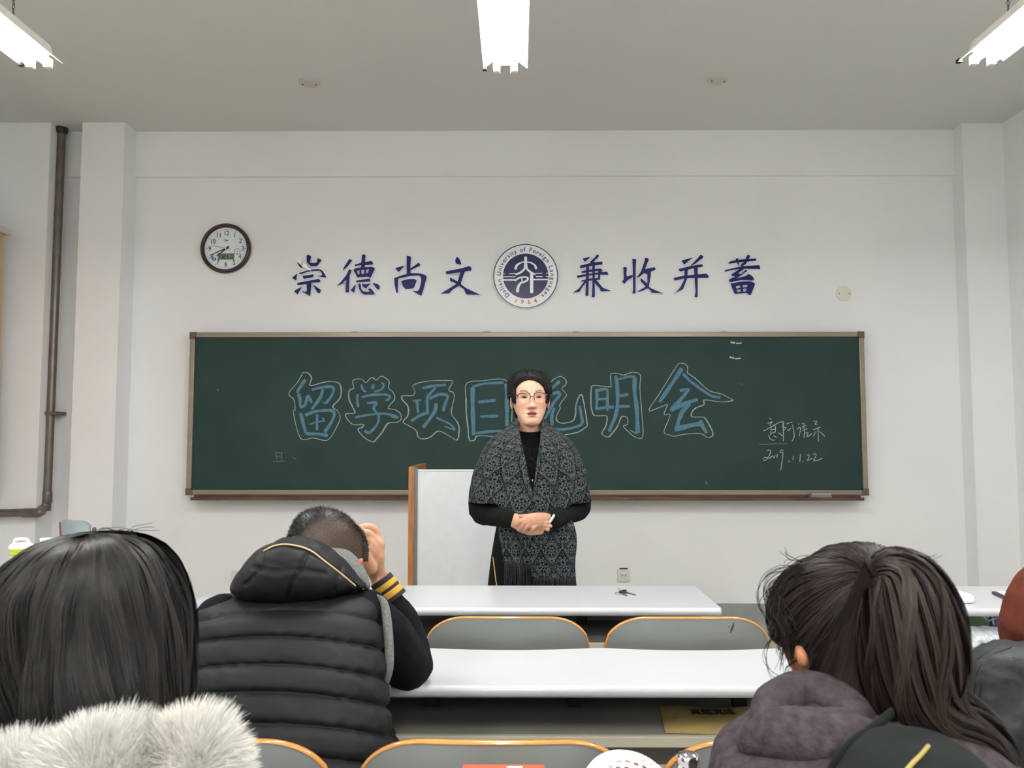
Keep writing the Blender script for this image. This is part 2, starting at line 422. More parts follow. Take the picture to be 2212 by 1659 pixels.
# ---------------------------------------------------------------- ceiling fixtures
def fixture(x, yend, length=1.25, z=2.80, lab=None, group='fluorescent lights hung from the ceiling', near=True):
    t = empty('ceiling_light', (x, yend - length / 2, z), lab, 'light', group)
    y0, y1 = yend - length, yend
    prof = [(-.088, -.022), (-.086, -.025), (-.044, .006), (-.030, .012), (-.030, -.012), (.030, -.012), (.030, .012), (.044, .006), (.086, -.025), (.088, -.022), (.045, .014), (.033, .05), (-.033, .05), (-.045, .014)]
    V = np.array([[(x + a, y, z + b) for a, b in prof] for y in (y0, y1)])
    MB().geo(grid_faces(V)).build('reflector', M_FIXT, t)
    for s in (-1, 1):
        MB().geo(tube([(x + s * .034, y0 + .03, z - .030), (x + s * .034, y1 - .03, z - .030)], .013, seg=14, sub=2)).build('fluorescent_tube', M_TUBE, t, smooth=True)
        for yy in (y0 + .012, y1 - .012):
            MB().box(x + s * .034 - .014, x + s * .034 + .014, yy - .012, yy + .012, z - .046, z - .008, bev=.003).build('lamp_holder', M_FIXT, t)
    MB().box(x - .090, x - .074, y1 - .006, y1 + .012, z - .03, z - .016).build('end_clip', M_DARK, t)
    for yy in (y0 + .18, y1 - .18):
        V = MB()
        n = int((ZC - z - .05) / .016)
        for i in range(n):
            zz = z + .05 + (i + .5) * .016
            dx, dy = (.0045, 0) if i % 2 else (0, .0045)
            loop = [(x + dx * math.cos(a), yy + dy * math.cos(a), zz + .0095 * math.sin(a)) for a in np.linspace(0, 2 * math.pi, 8, endpoint=False)]
            V.geo(grid_faces(np.array([[(np.array(loop[j]) + .0018 * (math.cos(b) * (np.array(loop[j]) - (x, yy, zz)) / max(1e-6, np.linalg.norm(np.array(loop[j]) - (x, yy, zz))) + math.sin(b) * np.array((dy, dx, 0)) / .0045)).tolist() for b in (0, 2.1, 4.2)] for j in list(range(8)) + [0]]), caps=False))
        V.build('hanging_chain', M_CHAIN, t)
    l = bpy.data.lights.new('lamp_light', 'AREA'); l.shape = 'RECTANGLE'; l.size = .14; l.size_y = length - .08
    l.energy = LAMP_W; l.color = (1.0, .99, .975)
    lo = bpy.data.objects.new('lamp_light', l); C.objects.link(lo); lo.parent = t; lo.location = (0, 0, -.050)
    return t
xm = PZ(1092, 150, 2.78).x
yl = 3.0
for dx, lab in ((P(82, 143, 2.98).x, 'lit fluorescent light hung on chains at the upper left corner'), (xm, 'lit fluorescent light at the top centre of the picture'), (P(2125, 118, 2.98).x, 'lit fluorescent light hung on chains at the upper right corner')):
    fixture(dx, yl if abs(dx) > .5 else yl + .05, lab=lab)
for yy, rw in ((.45, 'just above and behind the camera'), (-2.1, 'at the far back of the room')):
    for dx, sd in ((-1.7, 'left'), (0, 'middle'), (1.7, 'right')):
        fixture(dx, yy, lab=f'lit fluorescent light {rw}, {sd} of its row')

# ================================================================ BLACKBOARD
YB = 5.86     # writing surface
bl, br = P(408, 890, YB).x, P(1869, 890, YB).x
bt, bo = P(1135, 718, YB).z, P(1135, 1069, YB).z
bx = (bl + br) / 2
board = empty('blackboard', (bx, YB, bo), 'long dark green chalkboard covered with blue chalk writing on the back wall', 'blackboard')
fw = .037
MB().box(bl + .01, br - .01, YB, YB + .05, bo + .01, bt - .01).build('writing_surface', M_BOARD, board)
def rail(x0, x1, z0, z1): MB().box(x0, x1, YB - .018, YB + .055, z0, z1, bev=.004).build('frame_rail', M_ALU, board)
rail(bl, br, bt - fw, bt); rail(bl, br, bo, bo + fw); rail(bl, bl + fw, bo + fw, bt - fw); rail(br - fw, br, bo + fw, bt - fw)
for x in (bl, br):
    for z in (bt, bo):
        s = 1 if x == bl else -1; q = -1 if z == bt else 1
        m = MB(); xa, xb_ = sorted((x - s * .003, x + s * (fw + .012))); za, zb = sorted((z - q * .003, z + q * (fw + .012)))
        m.box(xa, xb_, YB - .021, YB + .056, *sorted((z - q * .003, z + q * fw)), bev=.003)
        m.box(*sorted((x - s * .003, x + s * fw)), YB - .0205, YB + .056, za, zb, bev=.003)
        m.build('corner_piece', M_ALUD, board)
# tray
tx0, tx1 = P(414, 1075, 5.80).x, P(1864, 1075, 5.80).x
MB().box(tx0, tx1, 5.78, 5.90, bo - .034, bo - .026, bev=.002).box(tx0, tx1, 5.775, 5.783, bo - .034, bo - .012, bev=.002).box(tx0, tx1, 5.838, 5.88, bo - .030, bo + .002).build('chalk_tray', M_TRAY, board)
m = MB()
for i in range(90):
    x = rnd.uniform(tx0 + .05, tx1 - .05); l = rnd.uniform(.01, .08); m.box(x - l, x + l, 5.782, 5.80, bo - .027, bo - .024 + rnd.uniform(0, .002))
tag(m.build('chalk_dust', M_DUST, board), kind='stuff')
for i, px in enumerate((1046, 1240, 1560, 760)):
    x = P(px, 718, YB).x; mm = MB().geo(tube([(x, YB + .01, bt + .006), (x + rnd.uniform(.02, .045), YB + .012, bt + .006)], .006, seg=8, sub=1))
    o = mm.build('chalk_piece', M_DUST, None, smooth=True)
    tag(o, f'tiny chalk stub lying on top of the blackboard frame, {["just above the woman", "right of the woman", "far right", "left of the round emblem"][i]}', 'chalk', 'chalk stubs on the frame')
# eraser on the tray
p = P(1772, 1072, 5.81)
t = empty('board_eraser', (p.x, 5.81, bo - .026), 'grey felt blackboard eraser lying at the right end of the chalk tray', 'eraser')
MB().box(p.x - .075, p.x + .075, 5.786, 5.838, bo - .026, bo + .002, bev=.004).build('felt_pad', mat('felt_grey', rgb(120, 118, 114), .95, vary=.2, scale=50), t)
MB().box(p.x - .07, p.x + .072, 5.790, 5.836, bo + .002, bo + .018, bev=.004).build('handle_back', mat('eraser_back', rgb(150, 152, 152), .6, vary=.1), t)

# ---------------------------------------------------------------- chalk writing
CH = {
 5: (600, 770, .2351), 6: (1120, 770, .226), 7: (1560, 870, .1537)}
def chalk(name, crop, lines, m, off=.0006, smooth=True, parent=board, wk=1.0):
    ox, oy, s = CH[crop]; mb = MB()
    for li, (pts, wd) in enumerate(lines):
        q = [(ox + a * s, oy + b * s) for a, b in pts]
        W3 = [P(a, b, YB) for a, b in q]; q = np.array([(v.x, v.z) for v in W3])
        k = .0034 * s * wk                        # metres per crop pixel on the board (about 5.9 m away)
        if smooth and len(q) > 2: q = catmull(q, 5)
        L = np.concatenate([[0], np.cumsum(np.linalg.norm(np.diff(q, axis=0), axis=1))])
        n = max(4, int(L[-1] / .008)); s_ = np.linspace(0, L[-1], n)
        q = np.stack([np.interp(s_, L, q[:, 0]), np.interp(s_, L, q[:, 1])], 1)
        ww = wd * k * (1 + .12 * np.sin(s_ * 37 + li) + nr.uniform(-.07, .07, n))
        if wd > 12: ww[0] *= .6; ww[-1] *= .55
        a, b = stroke2d(q, ww); y = YB - off - li * .00012
        V = np.zeros((n, 2, 3)); V[:, 0, 0], V[:, 0, 2] = a[:, 0], a[:, 1]; V[:, 1, 0], V[:, 1, 2] = b[:, 0], b[:, 1]; V[:, :, 1] = y
        mb.geo(grid_faces(V, wrap=False))
    return mb.build(name, m, parent)
B = [
 ('character', 5, [([(255,210),(215,270),(175,335)],30),([(190,340),(205,400),(212,465),(252,440),(275,360)],28),([(275,355),(315,430)],28),([(310,308),(400,285),(490,277),(515,300),(495,360),(440,435)],26),([(440,435),(405,415)],14),([(415,300),(390,380),(310,490)],28),([(210,520),(235,620),(262,710)],30),([(250,540),(350,505),(480,495),(520,520),(500,590),(430,700)],28),([(262,712),(370,712),(462,728)],28),([(362,530),(360,680)],26),([(290,625),(370,600),(430,590),(405,560)],14)]),
 ('character', 5, [([(765,255),(785,310),(815,325)],18),([(880,255),(870,300)],26),([(955,240),(975,265),(950,305),(885,325)],20),([(735,345),(730,400),(740,465)],26),([(770,375),(870,352),(1000,352),(1032,375),(995,410)],22),([(818,430),(905,425),(880,475),(915,525)],24),([(705,560),(850,535),(980,525),(1100,550)],20),([(1035,545),(1110,562)],26),([(915,520),(930,560),(910,630),(840,700),(795,680)],24)]),
 ('character', 5, [([(1330,292),(1430,270),(1545,262)],24),([(1240,410),(1318,400)],18),([(1280,410),(1290,520)],28),([(1225,595),(1300,545),(1390,510)],28),([(1450,285),(1385,360),(1372,420),(1378,515)],26),([(1395,390),(1480,350),(1560,360),(1540,430),(1520,505)],26),([(1455,430),(1440,510),(1335,655)],30),([(1455,562),(1580,620),(1630,675)],18),([(1530,640),(1630,680)],14)]),
 ('character', 5, [([(1790,280),(1792,500),(1800,725)],38),([(1790,278),(1900,250),(2080,240)],22),([(2098,250),(2105,400),(2105,640)],34),([(1840,420),(2003,402)],28),([(1860,552),(2027,547)],26),([(1820,706),(1950,690),(2060,682)],24)]),
 ('character', 6, [([(40,230),(85,290)],28),([(10,400),(80,388),(72,470),(70,560),(130,515)],26),([(395,235),(340,285),(290,325)],30),([(180,370),(310,360),(380,345),(395,370),(340,440),(270,560),(245,600)],28),([(345,490),(320,560),(320,660)],30),([(320,690),(450,695),(600,650),(600,560),(585,470)],26)]),
 ('character', 6, [([(745,310),(750,400),(745,515)],28),([(745,330),(830,310),(850,335),(850,420),(850,520)],28),([(760,410),(850,405)],22),([(760,500),(850,485),(915,482)],28),([(930,185),(945,300),(945,480),(930,560),(865,720)],34),([(950,220),(1040,195),(1110,190)],20),([(1110,190),(1110,350),(1130,500),(1140,735)],38),([(960,378),(1050,362)],28),([(960,478),(1065,475)],30),([(1065,705),(1130,740)],14)]),
 ('character', 6, [([(1565,112),(1480,240),(1345,440)],36),([(1570,165),(1660,250),(1830,370),(1930,392)],26),([(1540,325),(1590,318),(1632,308)],30),([(1628,315),(1560,400),(1450,515)],34),([(1450,520),(1580,455),(1715,410)],36),([(1640,450),(1560,540),(1505,700)],38),([(1490,700),(1640,660),(1750,640)],44),([(1735,610),(1760,670),(1800,735)],34)]),
]
OL = [
 (5, [(235,145),(180,240),(102,340),(150,400),(160,490),(145,520),(210,750),(330,748),(460,768),(545,640),(575,560),(550,500),(505,460),(565,390),(582,320),(565,250),(510,232),(430,235),(295,268),(310,200),(280,155),(235,145)]),
 (5, [(700,295),(690,230),(710,210),(770,208),(810,240),(850,200),(880,198),(905,218),(950,182),(1000,205),(1025,235),(1020,290),(1060,330),(1075,390),(1015,465),(1030,482),(1080,490),(1130,530),(1130,580),(1090,605),(1010,615),(960,690),(890,775),(860,782),(790,740),(735,670),(775,650),(780,622),(700,628),(650,590),(622,530),(705,520),(690,470),(655,400),(650,330),(665,305),(700,295)]),
 (5, [(1138,362),(1180,360),(1245,358),(1262,320),(1245,290),(1250,262),(1330,235),(1450,222),(1595,222),(1605,240),(1570,310),(1610,330),(1622,380),(1595,520),(1640,590),(1665,660),(1650,765),(1600,745),(1480,685),(1400,740),(1330,758),(1285,735),(1270,680),(1210,640),(1150,600),(1192,545),(1195,460),(1140,395),(1138,362)]),
 (5, [(2150,600),(2155,420),(2145,300),(2120,238),(2050,207),(1900,222),(1740,245),(1728,380),(1730,520),(1745,650),(1760,768),(1810,765),(1835,730),(1990,735)]),
 (6, [(260,280),(360,205),(410,192),(455,230),(450,270),(415,310),(460,365),(430,410),(390,470),(400,490),(360,580),(370,620),(430,638),(530,600),(550,450),(595,360),(620,430),(655,640),(640,675),(560,725),(440,748)]),
 (6, [(885,290),(880,180),(900,162),(960,165),(1000,180),(1060,158),(1110,152),(1165,180),(1160,300),(1175,500),(1190,700),(1185,770),(1160,785),(1090,755),(1010,680),(1005,660),(1040,650),(1045,600),(1020,575),(980,580),(940,670),(870,760),(840,768),(795,735),(835,660),(845,580),(820,565),(730,565),(700,520),(690,420),(695,300),(715,278),(800,285),(885,290)]),
 (6, [(1610,155),(1618,110),(1595,75),(1545,65),(1510,95),(1350,350),(1245,515),(1340,490),(1415,460),(1420,475),(1390,555),(1450,560),(1390,715),(1440,750),(1490,762),(1600,742),(1740,738),(1800,772),(1835,770),(1855,745),(1840,690),(1780,590),(1750,578),(1650,572),(1680,500),(1770,460),(1775,415),(1940,435),(2045,420),(2020,400),(1940,360),(1820,325),(1700,220),(1610,155)]),
]
for _, crop, ls in B: chalk('blue_chalk_character', crop, ls, M_CHB)
for crop, pl in OL:
    sh = [(a + 6 + 2 * math.sin(i), b + 2) for i, (a, b) in enumerate(pl)]
    chalk('white_chalk_outline', crop, [(pl, 6), (sh[len(sh) // 2:], 3)], M_CHW, off=.0022)
HW = [
 [[(662,215),(690,235)],[(640,290),(705,265)],[(700,262),(668,320)],[(575,400),(650,360),(800,275)],[(690,330),(680,455)],[(690,335),(745,325),(745,400),(740,420)],[(690,380),(735,372)],[(690,430),(735,415)],[(650,455),(670,500),(700,525),(735,522)],[(720,460),(765,490)]],
 [[(800,275),(865,270),(850,330),(865,345),(900,350),(870,385)],[(855,290),(858,400),(860,540)],[(790,420),(850,470)],[(905,295),(985,272)],[(915,370),(930,400),(965,350)],[(985,310),(1005,400),(1010,480),(980,538)]],
 [[(1065,300),(1080,300)],[(1050,375),(1100,345),(1085,470)],[(1120,300),(1140,285),(1155,300),(1130,370)],[(1120,340),(1180,320)],[(1125,395),(1200,360)],[(1160,345),(1150,490)],[(1165,430),(1210,420),(1190,470),(1215,472),(1260,430)]],
 [[(1285,262),(1335,258),(1300,300),(1340,300)],[(1280,380),(1380,345)],[(1345,345),(1350,450),(1355,550)],[(1320,400),(1280,470)],[(1365,400),(1440,470),(1430,480)]],
 [[(628,670),(665,665),(682,690),(650,760),(600,815),(580,800),(600,765),(660,780),(700,750)],[(705,740),(720,775),(745,740)],[(775,720),(768,778)],[(855,680),(840,660),(815,680),(820,710),(850,690),(850,760),(822,952)],[(930,815),(948,835)],[(1000,745),(992,805)],[(1098,720),(1090,830)],[(1128,825),(1140,828)],[(1185,735),(1225,735),(1205,790),(1190,815),(1240,790),(1270,780)],[(1275,725),(1320,720),(1300,780),(1280,815),(1340,810),(1410,775)]],
]
for i, ls in enumerate(HW): chalk('handwritten_date' if i == 4 else 'handwritten_character', 7, [(l, 9) for l in ls], M_CHW, off=.0008)
# faint leftovers and sticky remains
CH[0] = (0, 0, 1.0)
tag(chalk('chalk_smudge', 0, [([(594,978),(610,978)],1.6),([(596,978),(598,992)],1.6),([(608,978),(608,992)],1.6),([(596,986),(608,985)],1.4),([(590,997),(614,996)],1.8),([(632,988),(640,992)],1.8)], M_CHF), kind='stuff')
tag(chalk('sticker_remains', 0, [([(1578,739),(1588,741)],3.5),([(1590,742),(1602,741)],2.4),([(1576,771),(1586,774)],3.2),([(1588,775),(1600,774)],3.0),([(470,842),(471,843)],3)], M_DUST, off=.001), kind='stuff')
tag(chalk('chalk_smudge', 0, [([(1640,960),(1700,958)],1.5),([(1524,1040),(1527,1046)],3),([(1600,829),(1603,830)],2)], M_CHF), kind='stuff')

# ================================================================ WALL LETTERS
def Wpt(crop, a, b, Y):
    ox, oy, s = {1: (600, 500, 460 / 2212), 2: (1200, 500, 480 / 2212), 3: (1040, 510, 1 / 9.758), 4: (410, 460, 150 / 1659)}[crop]
    p = P(ox + a * s, oy + b * s, Y); return (p.x, p.z)
L1 = {
 'leftmost': (1, [[(305,240),(348,255),(335,325),(405,325),(412,290),(408,275),(450,292),(450,305),(408,360),(345,362),(300,318),(300,250)],
   [(203,318),(222,330),(262,372),(245,378),(230,372),(208,335)],
   [(222,430),(330,400),(420,390),(455,400),(480,430),(505,478),(440,470),(412,458),(448,462),(462,450),(450,420),(430,408),(330,415),(228,446)],
   [(203,435),(197,465),(192,510),(148,482),(165,468)],[(258,462),(370,445),(375,462),(355,478),(268,492),(260,475)],
   [(200,535),(428,492),(442,508),(440,528),(345,532),(350,545),(345,600),(338,672),(240,618),(290,628),(302,615),(300,545),(215,558),(203,550)],
   [(250,575),(205,655),(172,622),(180,610)],[(370,552),(445,605),(447,620),(430,648),(408,630),(385,590)]], []),
 'second from the left': (1, [[(745,285),(775,300),(720,370),(672,405),(700,350)],[(742,390),(770,405),(748,450),(745,520),(738,632),(705,636),(712,500),(690,520),(680,540),(612,568),(660,520),(715,450)],
   [(875,238),(912,240),(906,318),(975,305),(990,325),(985,345),(905,350),(900,372),(985,368),(1012,385),(985,440),(962,485),(940,470),(825,478),(808,440),(785,402),(800,385),(868,372),(868,348),(800,360),(797,345),(868,325)],
   [(810,512),(950,488),(960,495),(962,520),(815,530)],[(812,545),(795,638),(755,612),(790,570)],
   [(835,540),(862,545),(868,600),(890,622),(945,628),(955,615),(930,598),(965,590),(985,610),(1012,655),(900,658),(870,640),(845,600)],
   [(872,535),(900,548),(940,545),(968,535),(915,595),(880,570)],[(985,530),(1045,548),(1062,575),(1050,608),(1030,598),(1000,560)]],
   [[(822,410),(850,405),(852,440),(832,446)],[(868,400),(900,398),(898,438),(870,440)],[(918,396),(948,392),(938,430),(920,436)]]),
 'third from the left': (1, [[(1340,250),(1385,262),(1378,355),(1378,385),(1465,322),(1485,352),(1378,405),(1378,432),(1480,435),(1540,455),(1547,475),(1530,540),(1515,600),(1490,670),(1395,615),(1450,622),(1470,600),(1490,520),(1490,480),(1465,458),(1380,462),(1250,490),(1250,560),(1248,638),(1230,636),(1215,560),(1208,485),(1290,455),(1340,442),(1338,400)],
   [(1220,382),(1322,352),(1255,422)],[(1280,515),(1350,495),(1420,492),(1445,510),(1412,590),(1330,600),(1300,570)]],[[(1322,530),(1385,515),(1392,528),(1378,558),(1335,568)]]),
 'fourth from the left': (1, [[(1860,262),(1882,275),(1907,330),(1900,345),(1850,332),(1842,300)],[(1742,415),(1900,385),(1995,358),(2012,380),(2010,408),(1945,415),(1930,450),(1900,545),(1960,590),(2107,660),(1965,655),(1950,640),(1935,600),(1880,565),(1810,610),(1780,645),(1690,645),(1760,605),(1855,545),(1830,528),(1788,515),(1790,478),(1870,520),(1892,440),(1895,425),(1750,445)]],[]),
 'first right of the emblem': (2, [[(270,268),(350,252),(290,305)],[(415,225),(435,245),(350,330),(340,330),(345,300),(400,250)],[(237,342),(345,315),(462,298),(470,328),(340,345),(250,368)],
   [(255,398),(330,380),(450,368),(470,390),(400,395),(335,405),(262,415)],[(425,366),(475,385),(445,415),(445,475),(425,478)],[(208,440),(330,420),(515,398),(528,432),(400,430),(330,440),(220,462)],
   [(252,490),(330,470),(445,460),(445,480),(340,490),(258,500)],[(305,330),(335,330),(330,480),(328,640),(298,640),(303,480)],[(365,300),(392,300),(390,480),(392,655),(362,655),(368,480)],
   [(300,480),(325,480),(250,575),(245,600),(175,608),(230,570)],[(385,480),(410,485),(470,560),(558,592),(460,598),(445,590),(445,570),(390,515)]],[]),
 'third from the right': (2, [[(675,352),(712,358),(705,420),(710,450),(765,430),(768,455),(710,492),(688,522),(660,495),(680,480)],[(765,272),(805,278),(798,350),(797,620),(762,615),(772,590),(768,350)],
   [(892,260),(928,270),(925,290),(890,375),(985,355),(997,372),(990,385),(948,400),(948,440),(930,550),(960,570),(1075,618),(965,612),(950,600),(940,580),(915,568),(850,598),(805,602),(870,565),(895,548),(885,535),(845,495),(848,462),(915,520),(915,425),(880,415),(840,450),(805,462),(850,400),(885,300)]],[]),
 'second from the right': (2, [[(1253,290),(1368,258),(1282,330)],[(1447,228),(1475,255),(1385,325),(1340,350),(1340,345),(1420,262)],[(1222,375),(1340,345),(1460,325),(1468,350),(1380,365),(1240,400)],[(1173,462),(1280,440),(1505,418),(1527,450),(1520,462),(1290,465),(1190,490)],
   [(1285,375),(1318,375),(1310,470),(1275,560),(1270,575),(1187,615),(1240,560),(1280,480)],[(1378,355),(1415,355),(1415,500),(1415,655),(1383,655),(1395,600),(1388,520)]],[]),
 'rightmost': (2, [[(1715,300),(1830,280),(1998,268),(1998,292),(1850,305),(1725,322)],[(1790,275),(1815,262),(1828,335),(1812,325)],[(1912,230),(1940,240),(1895,325),(1860,345),(1840,345),(1850,325),(1880,300)],
   [(1680,385),(1860,345),(2030,335),(2040,375),(1870,372),(1750,385),(1685,402)],[(1840,368),(1880,372),(1812,420),(1850,425),(1895,378),(1912,390),(1830,450),(1795,470),(1905,440),(1915,422),(1935,428),(1960,445),(1978,480),(1935,485),(1850,480),(1735,502),(1732,475),(1790,450),(1750,440),(1752,425)],
   [(1742,518),(1850,498),(1940,495),(1987,515),(1965,580),(1940,638),(1900,612),(1785,622),(1760,570)]],[[(1795,545),(1838,538),(1838,560),(1800,568)],[(1862,535),(1912,530),(1905,553),(1864,557)],[(1803,582),(1842,576),(1842,600),(1811,604)],[(1866,572),(1904,568),(1896,596),(1868,600)]]),
}
def inflate(poly, d):
    p = np.array(poly); n = len(p)
    A = .5 * np.sum(p[:, 0] * np.roll(p[:, 1], -1) - np.roll(p[:, 0], -1) * p[:, 1]); sg = 1 if A > 0 else -1
    out = []
    for i in range(n):
        a, b, c = p[i - 1], p[i], p[(i + 1) % n]
        e1 = (b - a) / max(np.linalg.norm(b - a), 1e-9); e2 = (c - b) / max(np.linalg.norm(c - b), 1e-9)
        n1, n2 = np.array((e1[1], -e1[0])), np.array((e2[1], -e2[0])); nn = n1 + n2; l = np.linalg.norm(nn)
        nn = n1 if l < .3 else nn / l
        k = 1 / max(.5, float(np.dot(nn, n1)))
        out.append(tuple(b + sg * nn * d * k))
    return out
YL = YW - .022
for pos, (crop, polys, holes) in L1.items():
    c = Wpt(crop, *np.mean([p for q in polys for p in q], axis=0), YL)
    t = empty('wall_character', (c[0], YL, c[1]), {'leftmost': 'blue acrylic Chinese character with a peeled patch painted with white glare, leftmost on the wall', 'rightmost': 'blue acrylic Chinese character with chipped top left strokes, rightmost on the wall'}.get(pos, f'blue raised acrylic Chinese character on the wall, {pos}'), 'lettering', 'blue characters above the blackboard')
    for k, q in enumerate(polys):
        qs = []
        for i_ in range(len(q)):
            a_, b_ = np.array(q[i_]), np.array(q[(i_ + 1) % len(q)]); l_ = max(1e-6, np.linalg.norm(b_ - a_)); e_ = min(.25, 6 / l_)
            qs += [tuple(a_ + (b_ - a_) * e_), tuple(b_ + (a_ - b_) * e_)]
        w3 = [Wpt(crop, a, b, YL) for a, b in qs]
        hs = []
        for h in holes:
            hc = np.mean(h, axis=0); qa = np.array(q)
            if qa[:, 0].min() < hc[0] < qa[:, 0].max() and qa[:, 1].min() < hc[1] < qa[:, 1].max(): hs.append(h)
        H3 = [[Wpt(crop, a, b, YL) for a, b in h] for h in hs]
        fill2d([w3] + H3, .004, YL - .002 + k * .00008, 'stroke_face', M_BLUE, t)
        fill2d([inflate(w3, .0045)] + [inflate(h, -.003) for h in H3], .018 - k * .0002, YL + .0022 + k * .0002, 'acrylic_backing', M_ACRY, t)
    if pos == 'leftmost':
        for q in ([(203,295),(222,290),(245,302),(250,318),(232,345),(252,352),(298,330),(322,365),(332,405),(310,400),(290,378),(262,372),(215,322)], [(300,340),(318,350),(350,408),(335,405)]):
            fill2d([[Wpt(1, a, b, YL) for a, b in q]], .003, YL - .0045, 'peeled_glare_patch', M_CHIP_GLARE, t)  # peeled area with its lamp glare painted white
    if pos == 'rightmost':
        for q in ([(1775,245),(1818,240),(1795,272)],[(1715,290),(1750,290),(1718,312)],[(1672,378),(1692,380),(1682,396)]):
            fill2d([[Wpt(2, a, b, YL) for a, b in q]], .003, YL - .0045, 'peeled_glare_patch', M_CHIP_GLARE, t)

# ---------------------------------------------------------------- emblem
ec = P(1135.6, 596.4, YW - .03); KE = (P(1136.6, 596.4, YW - .03).x - ec.x)
ye = YW - .032
t = empty('wall_emblem', (ec.x, ye, ec.z), 'round white and navy university emblem in the middle of the blue characters', 'emblem')
def circ(r, n=96): return [(ec.x + math.cos(a) * r, ec.z + math.sin(a) * r) for a in np.linspace(0, 2 * math.pi, n, endpoint=False)]
def E(a, b): return (ec.x + (a - 933) / 9.758 * KE, ec.z - (b - 843) / 9.758 * KE)
fill2d([circ(70.8 * KE)], .030, ye, 'emblem_disc', M_ACRY, t)
fill2d([circ(70 * KE), circ(68 * KE)], .001, ye - .001, 'outer_ring', M_NAVY, t)
fill2d([circ(49 * KE)], .001, ye - .001, 'inner_disc', M_NAVY, t)
m = MB(); txt = 'Dalian University of Foreign Languages'
wid = {'i': .30, 'l': .30, 'f': .34, 't': .36, 'r': .42, ' ': .42, 's': .56, 'U': .76, 'D': .76, 'F': .66, 'L': .64, 'y': .56, 'v': .56}
ws = [wid.get(c_, .62) for c_ in txt]; tot = sum(ws); a0, a1 = R(231), R(-53); acc = 0
for c_, w_ in zip(txt, ws):
    a = a0 + (a1 - a0) * (acc + w_ / 2) / tot; acc += w_
    if c_ == ' ': continue
    rr = 57.8 * KE
    me = textmesh(c_, 12.0 * KE, .0004)
    M = Matrix.Translation((ec.x, ye - .0018, ec.z)) @ Matrix.Rotation(R(90), 4, 'X') @ Matrix.Rotation(a - R(90), 4, 'Z') @ Matrix.Translation((0, rr - 4.2 * KE, 0))
    # keep letters on a common baseline
    bpy.data.meshes.remove(me)
    cu = bpy.data.curves.new('t', 'FONT'); cu.body = c_; cu.size = 13.2 * KE; cu.align_x = 'CENTER'; cu.extrude = .0004; cu.offset = .10 * KE
    o = bpy.data.objects.new('t', cu); C.objects.link(o); me = bpy.data.meshes.new_from_object(o.evaluated_get(bpy.context.evaluated_depsgraph_get())); bpy.data.objects.remove(o)
    me.transform(M); m.add([v.co for v in me.vertices], [tuple(p.vertices) for p in me.polygons]); bpy.data.meshes.remove(me)
m.build('lettering', M_NAVY, t)
m = MB()
for c_, (a, b), ro in zip('1964', ((730, 1370), (860, 1400), (1000, 1400), (1140, 1375)), (-21, -8, 7, 21)):
    x, z = E(a, b); m.geo(text_geo(c_, 13.5 * KE, wallM(x, ye - .0018, z, R(ro)), .0005, .08 * KE))
m.build('year_numerals', M_ORNG, t)
SY = [([(932,455),(932,560),(932,610)],58),([(905,545),(830,560),(748,615),(722,680)],(26,32,45,58)),([(960,545),(1040,560),(1125,615),(1150,680)],(26,30,38,48)),
 ([(925,590),(905,690),(830,765),(735,808)],(50,44,44,34)),([(940,590),(962,690),(1040,765),(1130,806)],(50,44,44,30)),
 ([(715,938),(790,885),(900,866),(972,885),(968,930),(900,970),(830,990),(772,1080),(762,1160)],(36,36,32,38,40,40,48,58,68)),([(850,890),(862,975)],26),([(1058,800),(1058,990),(1058,1180)],68),
 ([(452,925),(740,925)],34),([(1080,920),(1412,920)],30),([(452,860),(720,860)],15),([(452,795),(505,795)],12),([(585,795),(725,792)],17),([(1145,787),(1285,787)],13),([(1150,857),(1285,857)],17),([(1362,787),(1412,787)],13),([(1362,857),(1412,857)],15)]
m = MB()
for i, (pts, wd) in enumerate(SY):
    q = np.array([E(a, b) for a, b in pts]); ww = np.array(wd if hasattr(wd, '__len__') else [wd] * len(pts), float) / 9.758 * KE
    if len(q) > 2: qq = catmull(np.column_stack([q, ww]), 6); q, ww = qq[:, :2], qq[:, 2]
    a, b = stroke2d(q, ww); n = len(q); V = np.zeros((n, 2, 3)); V[:, 0, 0], V[:, 0, 2], V[:, 1, 0], V[:, 1, 2] = a[:, 0], a[:, 1], b[:, 0], b[:, 1]; V[:, :, 1] = ye - .0022 - i * .00005
    m.geo(grid_faces(V, wrap=False))
    if hasattr(wd, '__len__') or wd > 50:
        for e, wv in ((q[0], ww[0]), (q[-1], ww[-1])):
            cc = [(e[0] + math.cos(t_) * wv / 2, ye - .0022 - i * .00005 - .00002, e[1] + math.sin(t_) * wv / 2) for t_ in np.linspace(0, 6.283, 16, endpoint=False)]
            m.add(cc, [tuple(range(16))])
m.build('white_symbol', M_ACRY, t)

